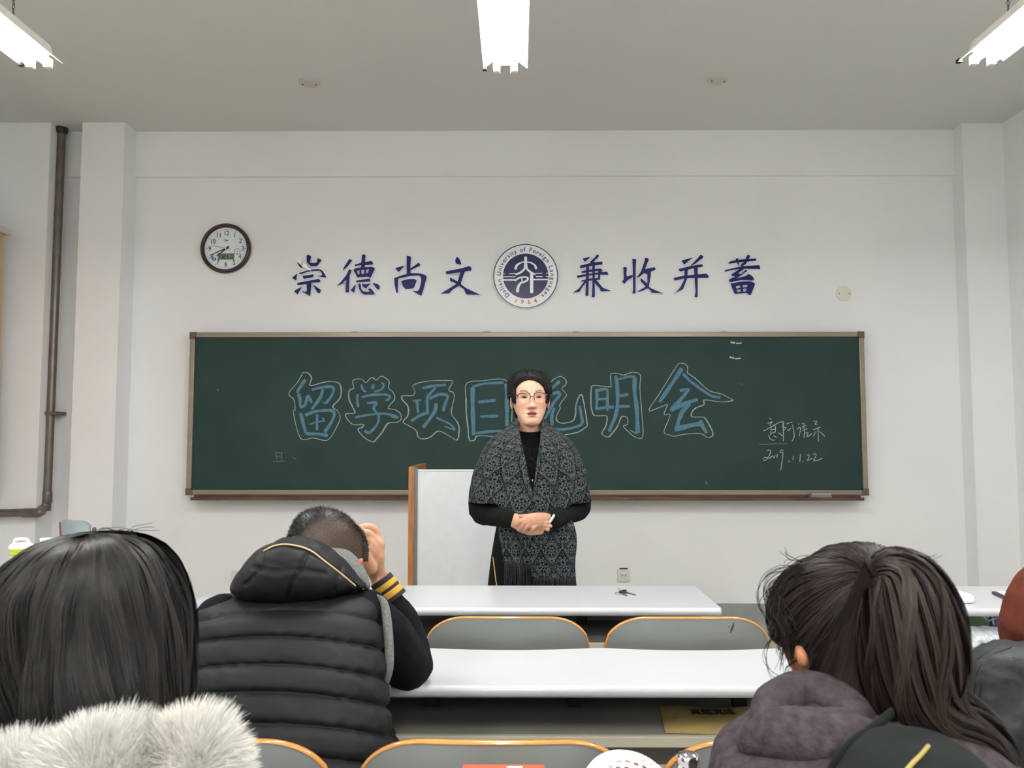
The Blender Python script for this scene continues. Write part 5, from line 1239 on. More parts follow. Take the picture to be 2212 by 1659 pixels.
# vest with horizontal quilting
VR_ = [(1274, 560, 745, 1.80, .06), (1282, 512, 786, 1.79, .085), (1295, 462, 806, 1.775, .105), (1315, 434, 816, 1.76, .118), (1345, 419, 822, 1.745, .125), (1385, 411, 826, 1.725, .13), (1430, 406, 829, 1.70, .133), (1490, 402, 834, 1.675, .135), (1550, 400, 838, 1.65, .138), (1605, 404, 838, 1.635, .14), (1660, 410, 822, 1.625, .14), (1740, 408, 822, 1.62, .14), (1800, 410, 820, 1.62, .135)]
q = catmull(VR_, 16); Vv = rings([pxring(a[1], a[2], a[0], a[3], a[4]) for a in q], seg=240, sub=1, ex=2.45)
sh = Vv.shape; F = Vv.reshape(-1, 3); uu, vv = proj_np(F)
t_ = np.clip((uu - 400) / 430, 0, 1)
QL = [(1352, 1317, 1346), (1391, 1377, 1404), (1448, 1437, 1467), (1506, 1497, 1527), (1572, 1566, 1590), (1640, 1636, 1655), (1705, 1700, 1715)]
QY = np.array([a * (1 - t_) * (1 - 2 * t_) + 4 * b * t_ * (1 - t_) + c_ * t_ * (2 * t_ - 1) for a, b, c_ in QL])
QY = np.vstack([QY[:1] * 0 + 1240, QY, QY[-1:] * 0 + 1790])
bul = np.zeros(len(F))
for i in range(len(QY) - 1):
    lo_, hi_ = QY[i], QY[i + 1]; m_ = (vv >= lo_) & (vv < hi_); tt = (vv - lo_) / (hi_ - lo_); b_ = 1 - np.abs(2 * tt - 1) ** 3.2
    if i == 0: b_ = np.where(tt > .5, b_, 1)
    bul = np.where(m_, b_ * .013, bul)
cen = np.stack([np.repeat(Vv[:, :, 0].mean(1), sh[1]), np.repeat(Vv[:, :, 1].mean(1), sh[1]), F[:, 2]], 1); nn_ = F - cen; nn_ /= np.maximum(np.linalg.norm(nn_, axis=1, keepdims=True), 1e-6)
edge_w = .0018 * np.sin(uu * .16 + 2.5 * np.sin(vv * .05)) * (1 - bul / .013) + .0022 * wob(F, 30) + .0014 * wob(F, 75, 3)
F2 = F + nn_ * (bul + edge_w - .008)[:, None]
vest = MB().geo(grid_faces(F2.reshape(sh))).build('padded_vest', M_VEST, root, smooth=True)
vb = BVHTree.FromPolygons([Vector(v) for v in F2.tolist()], grid_faces(F2.reshape(sh))[1])
# stitched seams lying in the grooves
M_SEAM = mat('seam_thread', rgb(12, 12, 14), .8)
for ql in QL[:6]:
    pts = []
    for xx in np.linspace(414, 822, 26):
        t1 = (xx - 400) / 430; yy = ql[0] * (1 - t1) * (1 - 2 * t1) + 4 * ql[1] * t1 * (1 - t1) + ql[2] * t1 * (2 * t1 - 1)
        h = hit(vb, xx, yy, -.0006)
        if h and h.y < 1.85: pts.append(tuple(h))
    if len(pts) > 4: MB().geo(tube(pts, .0014, seg=6, sub=2)).build('quilting_seam', M_SEAM, root, smooth=True)
# hood lying on the back
def xloft(secs, seg=40, sub=6, ex=2.0):
    """secs: (px x, px ytop, px ybot, Y, halfdepth)"""
    q = catmull(secs, sub); V = []
    ang = np.linspace(0, 2 * math.pi, seg, endpoint=False)
    for a in q:
        T, B_ = P(a[0], a[1], a[3]), P(a[0], a[2], a[3]); c_ = (T + B_) / 2; hz = (T.z - B_.z) / 2
        V.append([(c_.x, a[3] - a[4] * math.sin(b) * 1.0, c_.z + hz * math.cos(b)) for b in ang])
    return np.array(V)
HV = xloft([(500, 1262, 1278, 1.755, .012), (508, 1248, 1284, 1.75, .03), (522, 1226, 1290, 1.745, .05), (548, 1196, 1296, 1.74, .068), (582, 1173, 1300, 1.74, .08), (622, 1160, 1302, 1.745, .088), (664, 1162, 1300, 1.75, .09), (700, 1176, 1294, 1.755, .086), (735, 1200, 1286, 1.765, .074), (765, 1230, 1276, 1.775, .05), (784, 1252, 1270, 1.78, .028), (792, 1260, 1268, 1.782, .010)], seg=90, sub=12)
sh = HV.shape; F = HV.reshape(-1, 3); cen = np.repeat(HV.mean(1), sh[1], axis=0); nn_ = F - cen; nn_ /= np.maximum(np.linalg.norm(nn_, axis=1, keepdims=True), 1e-6)
uu, vv = proj_np(F)
def crease(pts, wpx):
    d_ = np.full(len(uu), 1e9)
    for (x0_, y0_), (x1_, y1_) in zip(pts[:-1], pts[1:]):
        dx, dy = x1_ - x0_, y1_ - y0_; t__ = np.clip(((uu - x0_) * dx + (vv - y0_) * dy) / (dx * dx + dy * dy), 0, 1)
        d_ = np.minimum(d_, np.hypot(uu - x0_ - t__ * dx, vv - y0_ - t__ * dy))
    return np.exp(-(d_ / wpx) ** 2)
disp = .003 * wob(F, 26, 1) + .002 * wob(F, 60, 4)
for pts, w_, dp in (([(568, 1190), (565, 1222), (548, 1245), (530, 1262)], 4, .007), ([(662, 1195), (648, 1225), (632, 1258), (622, 1290)], 4, .008), ([(738, 1225), (728, 1250), (722, 1275)], 4, .006), ([(548, 1226), (590, 1234), (640, 1229), (700, 1238)], 5, .007), ([(575, 1213), (610, 1222), (650, 1214)], 4, .004), ([(575, 1187), (610, 1176), (660, 1185), (700, 1211), (740, 1243), (770, 1268)], 4, .006)):
    disp -= dp * crease(pts, w_)
F2 = F + nn_ * disp[:, None]; fg = grid_faces(F2.reshape(sh))
hood = MB().geo(fg).build('hood', M_VEST, root, smooth=True); hb_ = BVHTree.FromPolygons([Vector(v) for v in F2.tolist()], fg[1])
pp = [hit(hb_, a, b, .0012) for a, b in catmull([(570, 1190), (590, 1180), (615, 1176), (645, 1180), (672, 1190), (700, 1211), (735, 1238), (767, 1265)], 4)]
MB().geo(tube([tuple(p_) for p_ in pp if p_], .0019, seg=8, sub=2)).build('tan_piping', mat('tan_piping', rgb(196, 168, 118), .6), hood, smooth=True)
LV = xloft([(632, 1158, 1190, 1.80, .02), (662, 1150, 1210, 1.80, .035), (702, 1159, 1240, 1.80, .045), (742, 1182, 1260, 1.80, .045), (772, 1208, 1270, 1.80, .035), (790, 1236, 1272, 1.795, .022), (798, 1258, 1272, 1.79, .010)], seg=50, sub=8)
MB().geo(grid_faces(LV)).build('grey_hood_lining', M_HEATH, root, smooth=True)
# grey armhole edge, sleeve, cuff
pts = [wp(a, b, y_) for a, b, y_ in ((815, 1288, 1.775), (829, 1302, 1.755), (836, 1340, 1.735), (840, 1390, 1.715), (841, 1440, 1.70), (834, 1476, 1.70), (828, 1490, 1.70))]
MB().geo(tube(pts, [.004, .0085, .010, .010, .009, .006, .003], seg=16, flat=.7, fdir=(0, 1, 0))).build('grey_armhole_edge', M_HEATH, root, smooth=True)
M_NAVYS = mat('blue_black_fleece', rgb(14, 15, 20), .95, spec=.12, vary=.15, scale=40, bump=.15, bscale=300)
g = [tube([wp(790, 1335, 1.79), wp(840, 1392, 1.84), wp(880, 1440, 1.925)], [.062, .066, .056]), tube([wp(886, 1438, 1.935), wp(872, 1370, 1.955), wp(853, 1320, 1.955), wp(844, 1300, 1.955)], [.054, .050, .042, .034]),
     tube([J['sh_l'], J['el_l'], J['wr_l']], [.062, .052, .038]), grid_faces(rings([pxring(a[1] + 22, a[2] - 22, a[0], a[3] + .01, a[4] - .03) for a in VR_], ex=2.3))]
sl = fuse(g, .006, 4); co = get_co(sl); set_co(sl, co + get_no(sl) * (.003 * wob(co, 34, 2))[:, None]); link('fleece_sleeves', sl, M_NAVYS, root)
def cuff(name, p0, p1, r0, r1, m): MB().geo(tube([p0, (np.array(p0) + np.array(p1)) / 2, p1], [r0, (r0 + r1) / 2, r1], seg=28, sub=3, cap=False)).build(name, m, root, smooth=True)
c0, c1 = np.array(bp_(620, 1060, 1.955)), np.array(bp_(820, 1360, 1.955)); M_GOLD = mat('gold_ribbing', rgb(182, 140, 44), .85, vary=.12, scale=60); M_CUFF = mat('dark_ribbing', rgb(34, 28, 28), .9, vary=.2, scale=80)
for a, b, m_ in ((0, .26, 0), (.24, .50, 1), (.48, .66, 0), (.64, .92, 1), (.90, 1.1, 0)):
    r_ = lambda f: .0285 + .005 * f
    cuff('gold_cuff_stripe' if m_ else 'cuff_band', tuple(c0 + (c1 - c0) * a), tuple(c0 + (c1 - c0) * b), r_(a) + (.0006 if m_ else 0), r_(b) + (.0006 if m_ else 0), M_GOLD if m_ else M_CUFF)
legs_clothes(J, root)

# ================================================================ GIRL WITH LONG LOOSE HAIR (left)
root = empty('person', (P(190, 1500, .92).x, .90, 0), 'person with long loose dark hair and a cream fur hood, seated at the left', 'person')
gx = P(188, 1300, 1.0).x
HG = Matrix.Translation(P(188, 1322, 1.015)) @ Matrix.Rotation(R(180 + 6), 4, 'Z') @ Matrix.Rotation(R(14), 4, 'X') @ Matrix.Scale(.95, 4) @ Matrix.Translation((0, -.008, -.03))
def seatedJ(head, x, y, zsh=1.0, w_=.17, lean=.05):
    J = dict(head=tuple(head), neck=(x, y + lean * .6, zsh + .08), chest=(x, y + lean * .3, zsh - .08), pelvis=(x, y - .04, .60), sh_l=(x - w_, y + lean * .2, zsh), sh_r=(x + w_, y + lean * .2, zsh))
    for s, sg in (('l', -1), ('r', 1)):
        J['el_' + s] = (x + sg * (w_ + .04), y + .06, .815); J['wr_' + s] = (x + sg * .10, y + .24, .80)
        J['hip_' + s] = (x + sg * .09, y, .585); J['kn_' + s] = (x + sg * .11, y + .40, .53); J['an_' + s] = (x + sg * .11, y + .38, .10); J['toe_' + s] = (x + sg * .11, y + .52, .045)
    return J
JG = seatedJ(HG @ Vector((0, .01, -.02)), gx, .86, .93, lean=.24)
g = [xf(head_local(), HG)] + figure_geo(JG) + hand_geo(JG['wr_l'], np.array(JG['wr_l']) + (.05, .1, 0), (0, 0, 1), 1) + hand_geo(JG['wr_r'], np.array(JG['wr_r']) + (-.05, .1, 0), (0, 0, 1), -1)
body = fuse(g, .005, 3); tintskin(body); link('body', body, M_SKIN, root)
GH = [(1151, 186, 214, 1.00, .015), (1156, 148, 262, 1.00, .045), (1168, 110, 302, 1.0, .07), (1190, 72, 335, 1.0, .092), (1225, 32, 362, 1.0, .108), (1270, -6, 382, 1.0, .118), (1330, -22, 398, 1.0, .12), (1390, -28, 404, .99, .115), (1450, -26, 406, .975, .105), (1520, -18, 404, .96, .09), (1590, -5, 392, .95, .075), (1650, 15, 370, .94, .05)]
q = catmull(GH, 8); GV = rings([pxring(a[1], a[2], a[0], a[3], a[4]) for a in q], seg=160, sub=1, ex=2.1)
cx_ = GV.mean(1)[:, None, :]; core = cx_ + (GV - cx_) * np.array((.955, .93, 1.0)); core = core.reshape(-1, 3)
nn_ = core - np.repeat(cx_[:, 0], GV.shape[1], axis=0); nn_ /= np.maximum(np.linalg.norm(nn_, axis=1, keepdims=True), 1e-6)
th0 = np.tile(np.linspace(0, 2 * math.pi, GV.shape[1], endpoint=False), GV.shape[0])
core += nn_ * (.0035 * np.sin(th0 * 23 + 2 * np.sin(core[:, 2] * 14)) * sstep(1.26, 1.18, core[:, 2]))[:, None]
MB().geo(grid_faces(core.reshape(GV.shape))).build('hair', M_HCAP, root, smooth=True)
def strands_on_loft(GV, N_, K_, mid, spread, drift, seedv=0, off=.004, start=None, ends=(0.8, 1.0)):
    nr2 = np.random.default_rng(seedv); nrw, seg = GV.shape[:2]
    a0 = nr2.uniform(0, 1, N_); s0 = nr2.uniform(0, .25, N_) ** 1.3 if start is None else start(nr2, N_); e0 = nr2.uniform(ends[0], ends[1], N_)
    tt = np.linspace(0, 1, K_)[None]; v = (s0[:, None] + (e0 - s0)[:, None] * tt) * (nrw - 1)
    ph = nr2.uniform(0, 6.28, N_)[:, None]; cl = np.floor(a0 * 70) / 70
    aa = a0[:, None] + drift * np.sin(v * .06 + ph * .3 + cl[:, None] * 40) * tt + spread * np.sin(tt * 5 + ph) * tt + (cl - a0)[:, None] * .35 * tt ** 1.5
    aa = (aa % 1) * seg; i0 = np.clip(np.floor(v).astype(int), 0, nrw - 2); f = (v - i0)[..., None]; j0 = np.floor(aa).astype(int) % seg; j1 = (j0 + 1) % seg; h = (aa - np.floor(aa))[..., None]
    S = (GV[i0, j0] * (1 - h) + GV[i0, j1] * h) * (1 - f) + (GV[i0 + 1, j0] * (1 - h) + GV[i0 + 1, j1] * h) * f
    c_ = GV.mean(1); cc_ = c_[i0] * (1 - f) + c_[i0 + 1] * f; o_ = S - cc_; o_ /= np.maximum(np.linalg.norm(o_, axis=2, keepdims=True), 1e-6)
    dp = nr2.uniform(-1, .6, N_)[:, None] * off + .0025 * np.sin(cl[:, None] * 90 + v * .15)
    return S + o_ * dp[..., None], o_, cl
S, o_, cl = strands_on_loft(GV, 13000, 18, 0, .007, .018, 3, .006)
base = np.array([lin(30), lin(27), lin(26)]); tn = base * nr.uniform(.45, 1.25, (len(S), 1)) * (1 + .5 * np.sin(cl * 170))[:, None] ; tn[nr.uniform(0, 1, len(S)) < .05] *= np.array((1.6, 1.4, 1.25))
ribbons('long_hair_strands', S, .0011, o_, M_HAIR, root, np.clip(tn, .002, 1))['kind'] = 'stuff'
# parting
gb = BVHTree.FromPolygons([Vector(v) for v in GV.reshape(-1, 3).tolist()], grid_faces(GV)[1])
pp = [hit(gb, a, b, -.001) for a, b in ((186, 1168), (172, 1184), (158, 1200), (146, 1216), (133, 1232))]
MB().geo(tube([tuple(p_) for p_ in pp if p_], [.0012, .0026, .0030, .0026, .0010], seg=10, flat=.5, fdir=(0, 1, .3))).build('parting', mat('scalp_brown', rgb(58, 43, 33), .8, vary=.3, scale=120), root, smooth=True)
# flyaway hairs
def flyaways(name, lines, Y, root, n_each=3, jit=5, wd=.00035, col=(30, 26, 25)):
    SS = []
    for ln_ in lines:
        for _ in range(n_each):
            j = nr.normal(0, jit, 2); k2 = nr.normal(0, jit * 1.3, (len(ln_), 2)) * np.linspace(.2, 1, len(ln_))[:, None]
            q3 = np.array([P(a + k2[i][0] + j[0] * .3, b + k2[i][1] + j[1] * .3, Y + nr.normal(0, .004)) for i, (a, b) in enumerate(ln_)])
            c_ = catmull(q3, 8); L_ = np.linspace(0, len(c_) - 1, 24); i0 = np.floor(L_).astype(int); i1 = np.minimum(i0 + 1, len(c_) - 1); f = (L_ - i0)[:, None]
            SS.append(c_[i0] * (1 - f) + c_[i1] * f)
    SS = np.array(SS); tn = np.tile(np.array([lin(c_) for c_ in col]), (len(SS), 1))
    ribbons(name, SS, wd * 2, np.tile(np.array((0, -1.0, 0)), (len(SS), SS.shape[1], 1)), M_HAIR, root, tn, taper=.4)['kind'] = 'stuff'
flyaways('flyaway_hairs', [[(215, 1158), (250, 1148), (282, 1152), (310, 1178), (335, 1215)], [(250, 1165), (275, 1150), (300, 1142), (340, 1140)], [(290, 1172), (320, 1172), (345, 1200), (362, 1238)], [(200, 1154), (225, 1144), (262, 1146)], [(355, 1240), (385, 1270), (398, 1300)], [(60, 1190), (30, 1210), (0, 1245)]], 1.0, root)
# coat and fur
M_COATG = mat('dull_green_coat', rgb(90, 100, 92), .8, vary=.1)
g = [grid_faces(rings([(gx, .90, 1.00, .09, .07), (gx, .88, .97, .16, .11), (gx, .86, .90, .21, .135), (gx, .85, .75, .22, .15), (gx, .85, .55, .23, .17), (gx, .86, .47, .22, .18)], ex=2.3)),
     tube([JG['sh_l'], JG['el_l'], JG['wr_l']], [.075, .062, .045]), tube([JG['sh_r'], JG['el_r'], JG['wr_r']], [.075, .062, .045])]
link('coat', fuse(g, .010, 4), M_COATG, root); legs_clothes(JG, root)
M_FUR = mat('cream_fur', rgb(222, 216, 200), .9, attr='tint', spec=.15); M_FURB = mat('cream_fur_base', rgb(200, 198, 190), .95, vary=.15, scale=30, spec=.1)
fg_ = [ellipsoid(wp(60, 1742, .82), (.105, .060, .050)), ellipsoid(wp(215, 1682, .815), (.062, .055, .044)), ellipsoid(wp(412, 1664, .83), (.040, .050, .046)), ellipsoid(wp(330, 1700, .83), (.09, .055, .050))]
fur = fuse(fg_, .004, 4); co = get_co(fur); nb = get_no(fur); fo = link('fur_hood', fur, M_FURB, root)
up_ = np.where((nb[:, 1] < .35) | (nb[:, 2] > 0))[0]; NF = 52000; pick = nr.choice(up_, NF); pb = co[pick] + nr.normal(0, .0012, (NF, 3)); n_b = nb[pick]
u_p, v_p = proj_np(pb); cl2 = wob(pb, 60, 2)
dr = n_b + np.stack([.35 * wob(pb, 22, 5) + .25 * cl2, .1 * wob(pb, 18, 1), .25 + .3 * wob(pb, 26, 9)], 1) + nr.normal(0, .18, (NF, 3)); dr /= np.linalg.norm(dr, axis=1, keepdims=True)
k = np.linspace(0, 1, 5)[None, :, None]; ln = nr.uniform(.012, .032, (NF, 1, 1)) * (1 + .25 * cl2[:, None, None])
bend = np.stack([.3 * wob(pb, 30, 7), np.zeros(NF), -.25 + .3 * wob(pb, 40, 3)], 1)
S = pb[:, None] + (dr[:, None] * k + bend[:, None] * k ** 2 * .5) * ln
tn = np.array([lin(226), lin(225), lin(220)]) * nr.uniform(.75, 1.08, (NF, 1)); cream = sstep(.1, .8, wob(pb, 14, 8))[:, None]; tn = tn * (1 - .35 * cream) + np.array([lin(222), lin(208), lin(182)]) * .35 * cream
green = (np.exp(-((u_p - 318 - (v_p - 1600) * .35) / 16) ** 2))[:, None]; tn = tn * (1 - .45 * green) + np.array([lin(130), lin(145), lin(128)]) * .45 * green
ribbons('fur_fibres', S, .00050, nr.normal(0, 1, (NF, 1, 3)) + np.zeros((1, 5, 1)), M_FUR, fo, tn, taper=.15)['kind'] = 'stuff'

# ================================================================ GIRL WITH PONYTAIL (right)
root = empty('person', (P(1850, 1500, .98).x, .95, 0), 'person with a dark brown ponytail and purplish grey wool coat, bent over', 'person')
px0 = P(1850, 1550, .98).x
HP = Matrix.Translation(P(1822, 1344, 1.10)) @ Matrix.Rotation(R(180 + 32), 4, 'Z') @ Matrix.Rotation(R(34), 4, 'X') @ Matrix.Scale(.99, 4) @ Matrix.Translation((0, -.008, -.03))
JP = seatedJ(HP @ Vector((0, .01, -.02)), px0, .92, .90, w_=.10, lean=.10)
JP['neck'] = wp(1832, 1488, 1.085)
g = [xf(head_local(), HP)] + figure_geo(JP) + hand_geo(JP['wr_l'], np.array(JP['wr_l']) + (.05, .1, 0), (0, 0, 1), 1) + hand_geo(JP['wr_r'], np.array(JP['wr_r']) + (-.05, .1, 0), (0, 0, 1), -1)
EARC = wp(1732, 1419, 1.012)
g.append(ellipsoid(EARC, (.0072, .010, .0165), 20, 14, Matrix.Rotation(R(-18), 3, 'Y')))
body = fuse(g, .0042, 3)
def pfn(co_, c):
    u, v = proj_np(co_); e = (np.exp(-(np.hypot(u - 1732, (v - 1419) / 1.3) / 17) ** 4) * (co_[:, 1] < 1.030))[:, None]; c = c * np.array((.34, .22, .17)); return c * (1 - e) + np.array([lin(184), lin(124), lin(90)]) * e  # skin tint darkened to paint in the shadow on the neck; ear stays brighter
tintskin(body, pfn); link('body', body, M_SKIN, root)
hbv = bvh_of(body)
def p_hl(p): 
    bk = sstep(-.03, .0, p[:, 1]); v = (p[:, 2] - .045 + .3 * np.abs(p[:, 0])) * (1 - bk) + (p[:, 2] + .075) * bk
    ear = np.hypot((p[:, 1] - .004), (p[:, 2] + .018) / 1.3) - .030
    return np.where((np.abs(p[:, 0]) > .05) & (p[:, 2] < .0), np.minimum(v, ear), v)
cap_o, CV, m_, n_ = hair_cap(HP, lambda p: .010 + .004 * sstep(0, .08, p[:, 1]), p_hl, root, name='hair', lump=.0015, res=(120, 90))
cen = np.array(HP @ Vector((0, .01, .02))); TIE = np.array(wp(1900, 1222, 1.005)); td = TIE - cen; td /= np.linalg.norm(td)
capb = BVHTree.FromPolygons([Vector(v) for v in CV.tolist()], [tuple(f) for f in grid_faces(CV.reshape(-1, 120, 3))[1]])
NS, KS = 7000, 12; idx = nr.choice(np.where(m_ > .003)[0], NS); d0 = CV[idx] - cen; d0 /= np.linalg.norm(d0, axis=1, keepdims=True)
tt = np.linspace(0, 1, KS)[None, :, None] ; om = np.arccos(np.clip(d0 @ td, -1, .9999))[:, None, None]; side = np.cross(d0, td); side /= np.maximum(np.linalg.norm(side, axis=1, keepdims=True), 1e-6)
D = (np.sin((1 - tt) * om) * d0[:, None] + np.sin(tt * om) * td) / np.sin(om); D = D + side[:, None] * (.05 * np.sin(tt * 3.1) * nr.normal(0, .6, (NS, 1, 1)) * np.minimum(om, 1)) ; D /= np.linalg.norm(D, axis=2, keepdims=True)
c_v = Vector(cen); Rr = np.zeros((NS, KS))
for i in range(NS):
    for j in range(KS):
        h = capb.ray_cast(c_v + Vector(D[i, j]) * .3, -Vector(D[i, j])); Rr[i, j] = (h[0] - c_v).length if h[0] else .10
S = cen + D * (Rr + (nr.uniform(.0005, .006, (NS, 1)) + .002 * np.sin(np.arctan2(side[:, 2], side[:, 0]) * 40)[:, None]) * np.sin(np.linspace(.5, 2.6, KS))[None])[..., None]
bp0 = np.array([lin(38), lin(30), lin(27)]); tn = bp0 * nr.uniform(.4, 1.35, (NS, 1)) * (1 + .35 * np.sin(np.arctan2(side[:, 2], side[:, 0]) * 25))[:, None]
ribbons('swept_back_hair', S, .0012, D, M_HAIR, root, np.clip(tn, .002, 1))['kind'] = 'stuff'
nsn = 2600; sx_, sy_ = nr.uniform(0, 1, nsn), nr.uniform(0, 1, nsn)
A0 = np.array([P(1738 + 200 * a + 14 * b, 1462 + 56 * b + 40 * a, 1.030 - .075 * math.sin(1.9 * min(a * 1.25, 1)) ) for a, b in zip(sx_, sy_)]); A1 = np.array([P(1800 + 110 * a, 1340 + 20 * b, .995 - .02 * a) for a, b in zip(sx_, sy_)]); A2 = TIE[None] + nr.normal(0, .006, (nsn, 3))
tb = np.linspace(0, 1, 12)[None, :, None]; Sn = A0[:, None] * (1 - tb) ** 2 + 2 * A1[:, None] * tb * (1 - tb) + A2[:, None] * tb ** 2
Sn += (nr.normal(0, .0015, (nsn, 1, 3)) + .002 * np.sin(tb * 6 + sx_[:, None, None] * 30)) * np.array((1, 1, .5))
ribbons('nape_hair', Sn, .0013, np.tile(np.array((-.1, -1.0, .2)), (nsn, 12, 1)), M_HAIR, root, bp0 * nr.uniform(.35, 1.1, (nsn, 1)))['kind'] = 'stuff'
MB().geo(tube([wp(1800, 1400, 1.06), wp(1830, 1450, 1.045), wp(1865, 1510, 1.02)], [.038, .046, .050], seg=24, flat=.8, fdir=(0, 1, 0))).build('nape_hair_mass', M_HCAP, root, smooth=True)
# ponytail
guide = [(1893, 1225, 1.00, .012), (1925, 1226, .975, .026), (1956, 1255, .955, .042), (1970, 1310, .94, .053), (1974, 1380, .935, .058), (1974, 1450, .935, .057), (1984, 1510, .935, .052), (2024, 1558, .935, .048), (2080, 1592, .935, .044), (2130, 1640, .935, .038), (2165, 1710, .935, .024)]
gq = catmull([list(P(a, b, c_)) + [r_] for a, b, c_, r_ in guide], 8); gc, gr = gq[:, :3], gq[:, 3]
MB().geo(tube([tuple(P(a, b, c_)) for a, b, c_, _ in guide], [r_ * .80 for *_, r_ in guide], seg=40, sub=8, flat=.8, fdir=(0, 1, 0))).build('ponytail', M_HCAP, root, smooth=True)
gt = np.gradient(gc, axis=0); gt /= np.linalg.norm(gt, axis=1, keepdims=True); fy = np.array((0, 1.0, 0)) - gt * gt[:, 1:2]; fy /= np.linalg.norm(fy, axis=1, keepdims=True); fs = np.cross(gt, fy)
NT, KT = 9000, 20; a0 = nr.uniform(0, 2 * math.pi, NT); rad0 = nr.uniform(.72, 1.03, NT); s0 = nr.uniform(0, .06, NT); e0 = nr.uniform(.62, 1.0, NT); cl = np.floor(a0 * 12) / 12
v = (s0[:, None] + (e0 - s0)[:, None] * np.linspace(0, 1, KT)[None]) * (len(gc) - 1); i0 = np.clip(np.floor(v).astype(int), 0, len(gc) - 2); f = (v - i0)[..., None]
L_ = lambda A: A[i0] * (1 - f) + A[i0 + 1] * f
aa = a0[:, None] + .22 * np.sin(v * .10 + cl[:, None] * 9) + (cl - a0)[:, None] * .4 * np.linspace(0, 1, KT)[None] + nr.normal(0, .05, (NT, 1)) * np.linspace(0, 1, KT)[None]
rr = (rad0[:, None] + .05 * np.sin(v * .16 + cl[:, None] * 31)) * (gr[i0] * (1 - f[..., 0]) + gr[i0 + 1] * f[..., 0]); o_ = L_(fs) * np.cos(aa)[..., None] + L_(fy) * np.sin(aa)[..., None]
S = L_(gc) + L_(fs) * (np.cos(aa) * rr)[..., None] + L_(fy) * (np.sin(aa) * rr * .85)[..., None]
tn = bp0 * nr.uniform(.4, 1.3, (NT, 1)) * (1 + .45 * np.sin(cl * 37))[:, None]; tn[nr.uniform(0, 1, NT) < .08] *= np.array((1.7, 1.5, 1.3))
ribbons('ponytail_strands', S, .0012, o_, M_HAIR, root, np.clip(tn, .002, 1))['kind'] = 'stuff'
MB().geo(tube([tuple(P(1886, 1206, 1.0)), tuple(P(1897, 1218, .99)), tuple(P(1903, 1236, .985))], [.010, .013, .010], seg=16)).build('hair_tie', mat('black_hair_tie', rgb(14, 13, 13), .8), root, smooth=True)
c7 = lambda a, b: (1600 + a / 3.26, 1150 + b / 3.26)
flyaways('flyaway_hairs', [[c7(*p_) for p_ in l_] for l_ in ([(400, 230), (250, 260), (150, 330), (120, 430), (160, 560), (230, 660), (290, 720)], [(380, 260), (230, 310), (180, 420), (200, 560), (260, 680)], [(350, 330), (250, 400), (220, 520), (240, 640), (300, 720)], [(300, 700), (210, 760), (165, 860), (190, 950), (260, 1010), (330, 1030)], [(310, 720), (270, 790), (280, 880), (260, 960)], [(440, 200), (350, 170), (300, 120)], [(480, 170), (400, 190), (320, 240), (270, 250)], [(1100, 220), (1200, 190), (1300, 185), (1390, 172)], [(420, 880), (330, 940), (330, 1000), (350, 1040)])], 1.06, root, n_each=4, jit=6)
flyaways('side_wisps', [[c7(*p_) for p_ in l_] for l_ in ([(420, 250), (300, 330), (250, 450), (260, 580), (330, 720), (340, 850)], [(400, 300), (290, 420), (270, 560), (310, 700), (350, 900)], [(430, 260), (330, 300), (240, 400), (230, 500), (280, 650)])], 1.06, root, n_each=40, jit=9, wd=.0005)
# wool coat, hood, rucksack
M_WOOL = mat('purplish_grey_wool', rgb(61, 55, 58), .95, spec=.1, vary=.35, scale=85, bump=.35, bscale=160)
g = [grid_faces(rings([pxring(1740, 1900, 1490, 1.0, .05), pxring(1690, 1990, 1520, .98, .09), pxring(1640, 2080, 1560, .965, .115), pxring(1585, 2150, 1610, .955, .13), pxring(1540, 2190, 1680, .95, .14), (px0, .95, .70, .21, .15), (px0, .95, .55, .21, .16), (px0, .95, .47, .20, .16)], ex=2.3)),
     tube([JP['sh_l'], JP['el_l'], JP['wr_l']], [.062, .052, .042]), tube([JP['sh_r'], JP['el_r'], JP['wr_r']], [.062, .052, .042])]
ct = fuse(g, .007, 4); co = get_co(ct); set_co(ct, co + get_no(ct) * (.004 * wob(co, 22, 3))[:, None]); link('wool_coat', ct, M_WOOL, root)
hd = tube([wp(1655, 1580, .945), wp(1672, 1530, .965), wp(1708, 1500, .985), wp(1750, 1494, .99), wp(1800, 1515, .97), wp(1850, 1550, .94)], [.022, .026, .026, .025, .026, .024], seg=24)
hd2 = tube([wp(1630, 1600, .93), wp(1690, 1590, .91), wp(1760, 1596, .90), wp(1840, 1600, .89), wp(1880, 1600, .89)], [.022, .030, .034, .032, .022], seg=24)
hm_ = fuse([hd, hd2], .005, 3); co = get_co(hm_); set_co(hm_, co + get_no(hm_) * (.002 * wob(co, 40, 5))[:, None]); link('coat_hood', hm_, M_WOOL, root)
legs_clothes(JP, root)
M_PACK = mat('dark_green_pack_cloth', rgb(20, 25, 24), .9, spec=.2, vary=.15, scale=40, bump=.1, bscale=300)
pc = P(1960, 1640, .83)
t = empty('backpack', (pc.x, .80, .6), 'dark green backpack with a yellowish zip below the ponytail', 'backpack')
V = rings([pxring(1915, 2000, 1580, .84, .012), pxring(1885, 2050, 1595, .835, .035), pxring(1852, 2095, 1622, .83, .05), pxring(1822, 2130, 1662, .83, .055), pxring(1800, 2150, 1720, .83, .058), pxring(1800, 2150, 1900, .83, .06), pxring(1820, 2130, 1960, .83, .04)], seg=60, sub=5, ex=2.6)
gp = grid_faces(V); MB().geo(gp).build('pack_body', M_PACK, t, smooth=True); pbv = BVHTree.FromPolygons([Vector(v) for v in gp[0]], gp[1])
pp = [hit(pbv, a, b, .002) for a, b in ((2005, 1612), (1990, 1630), (1972, 1648), (1955, 1668))]
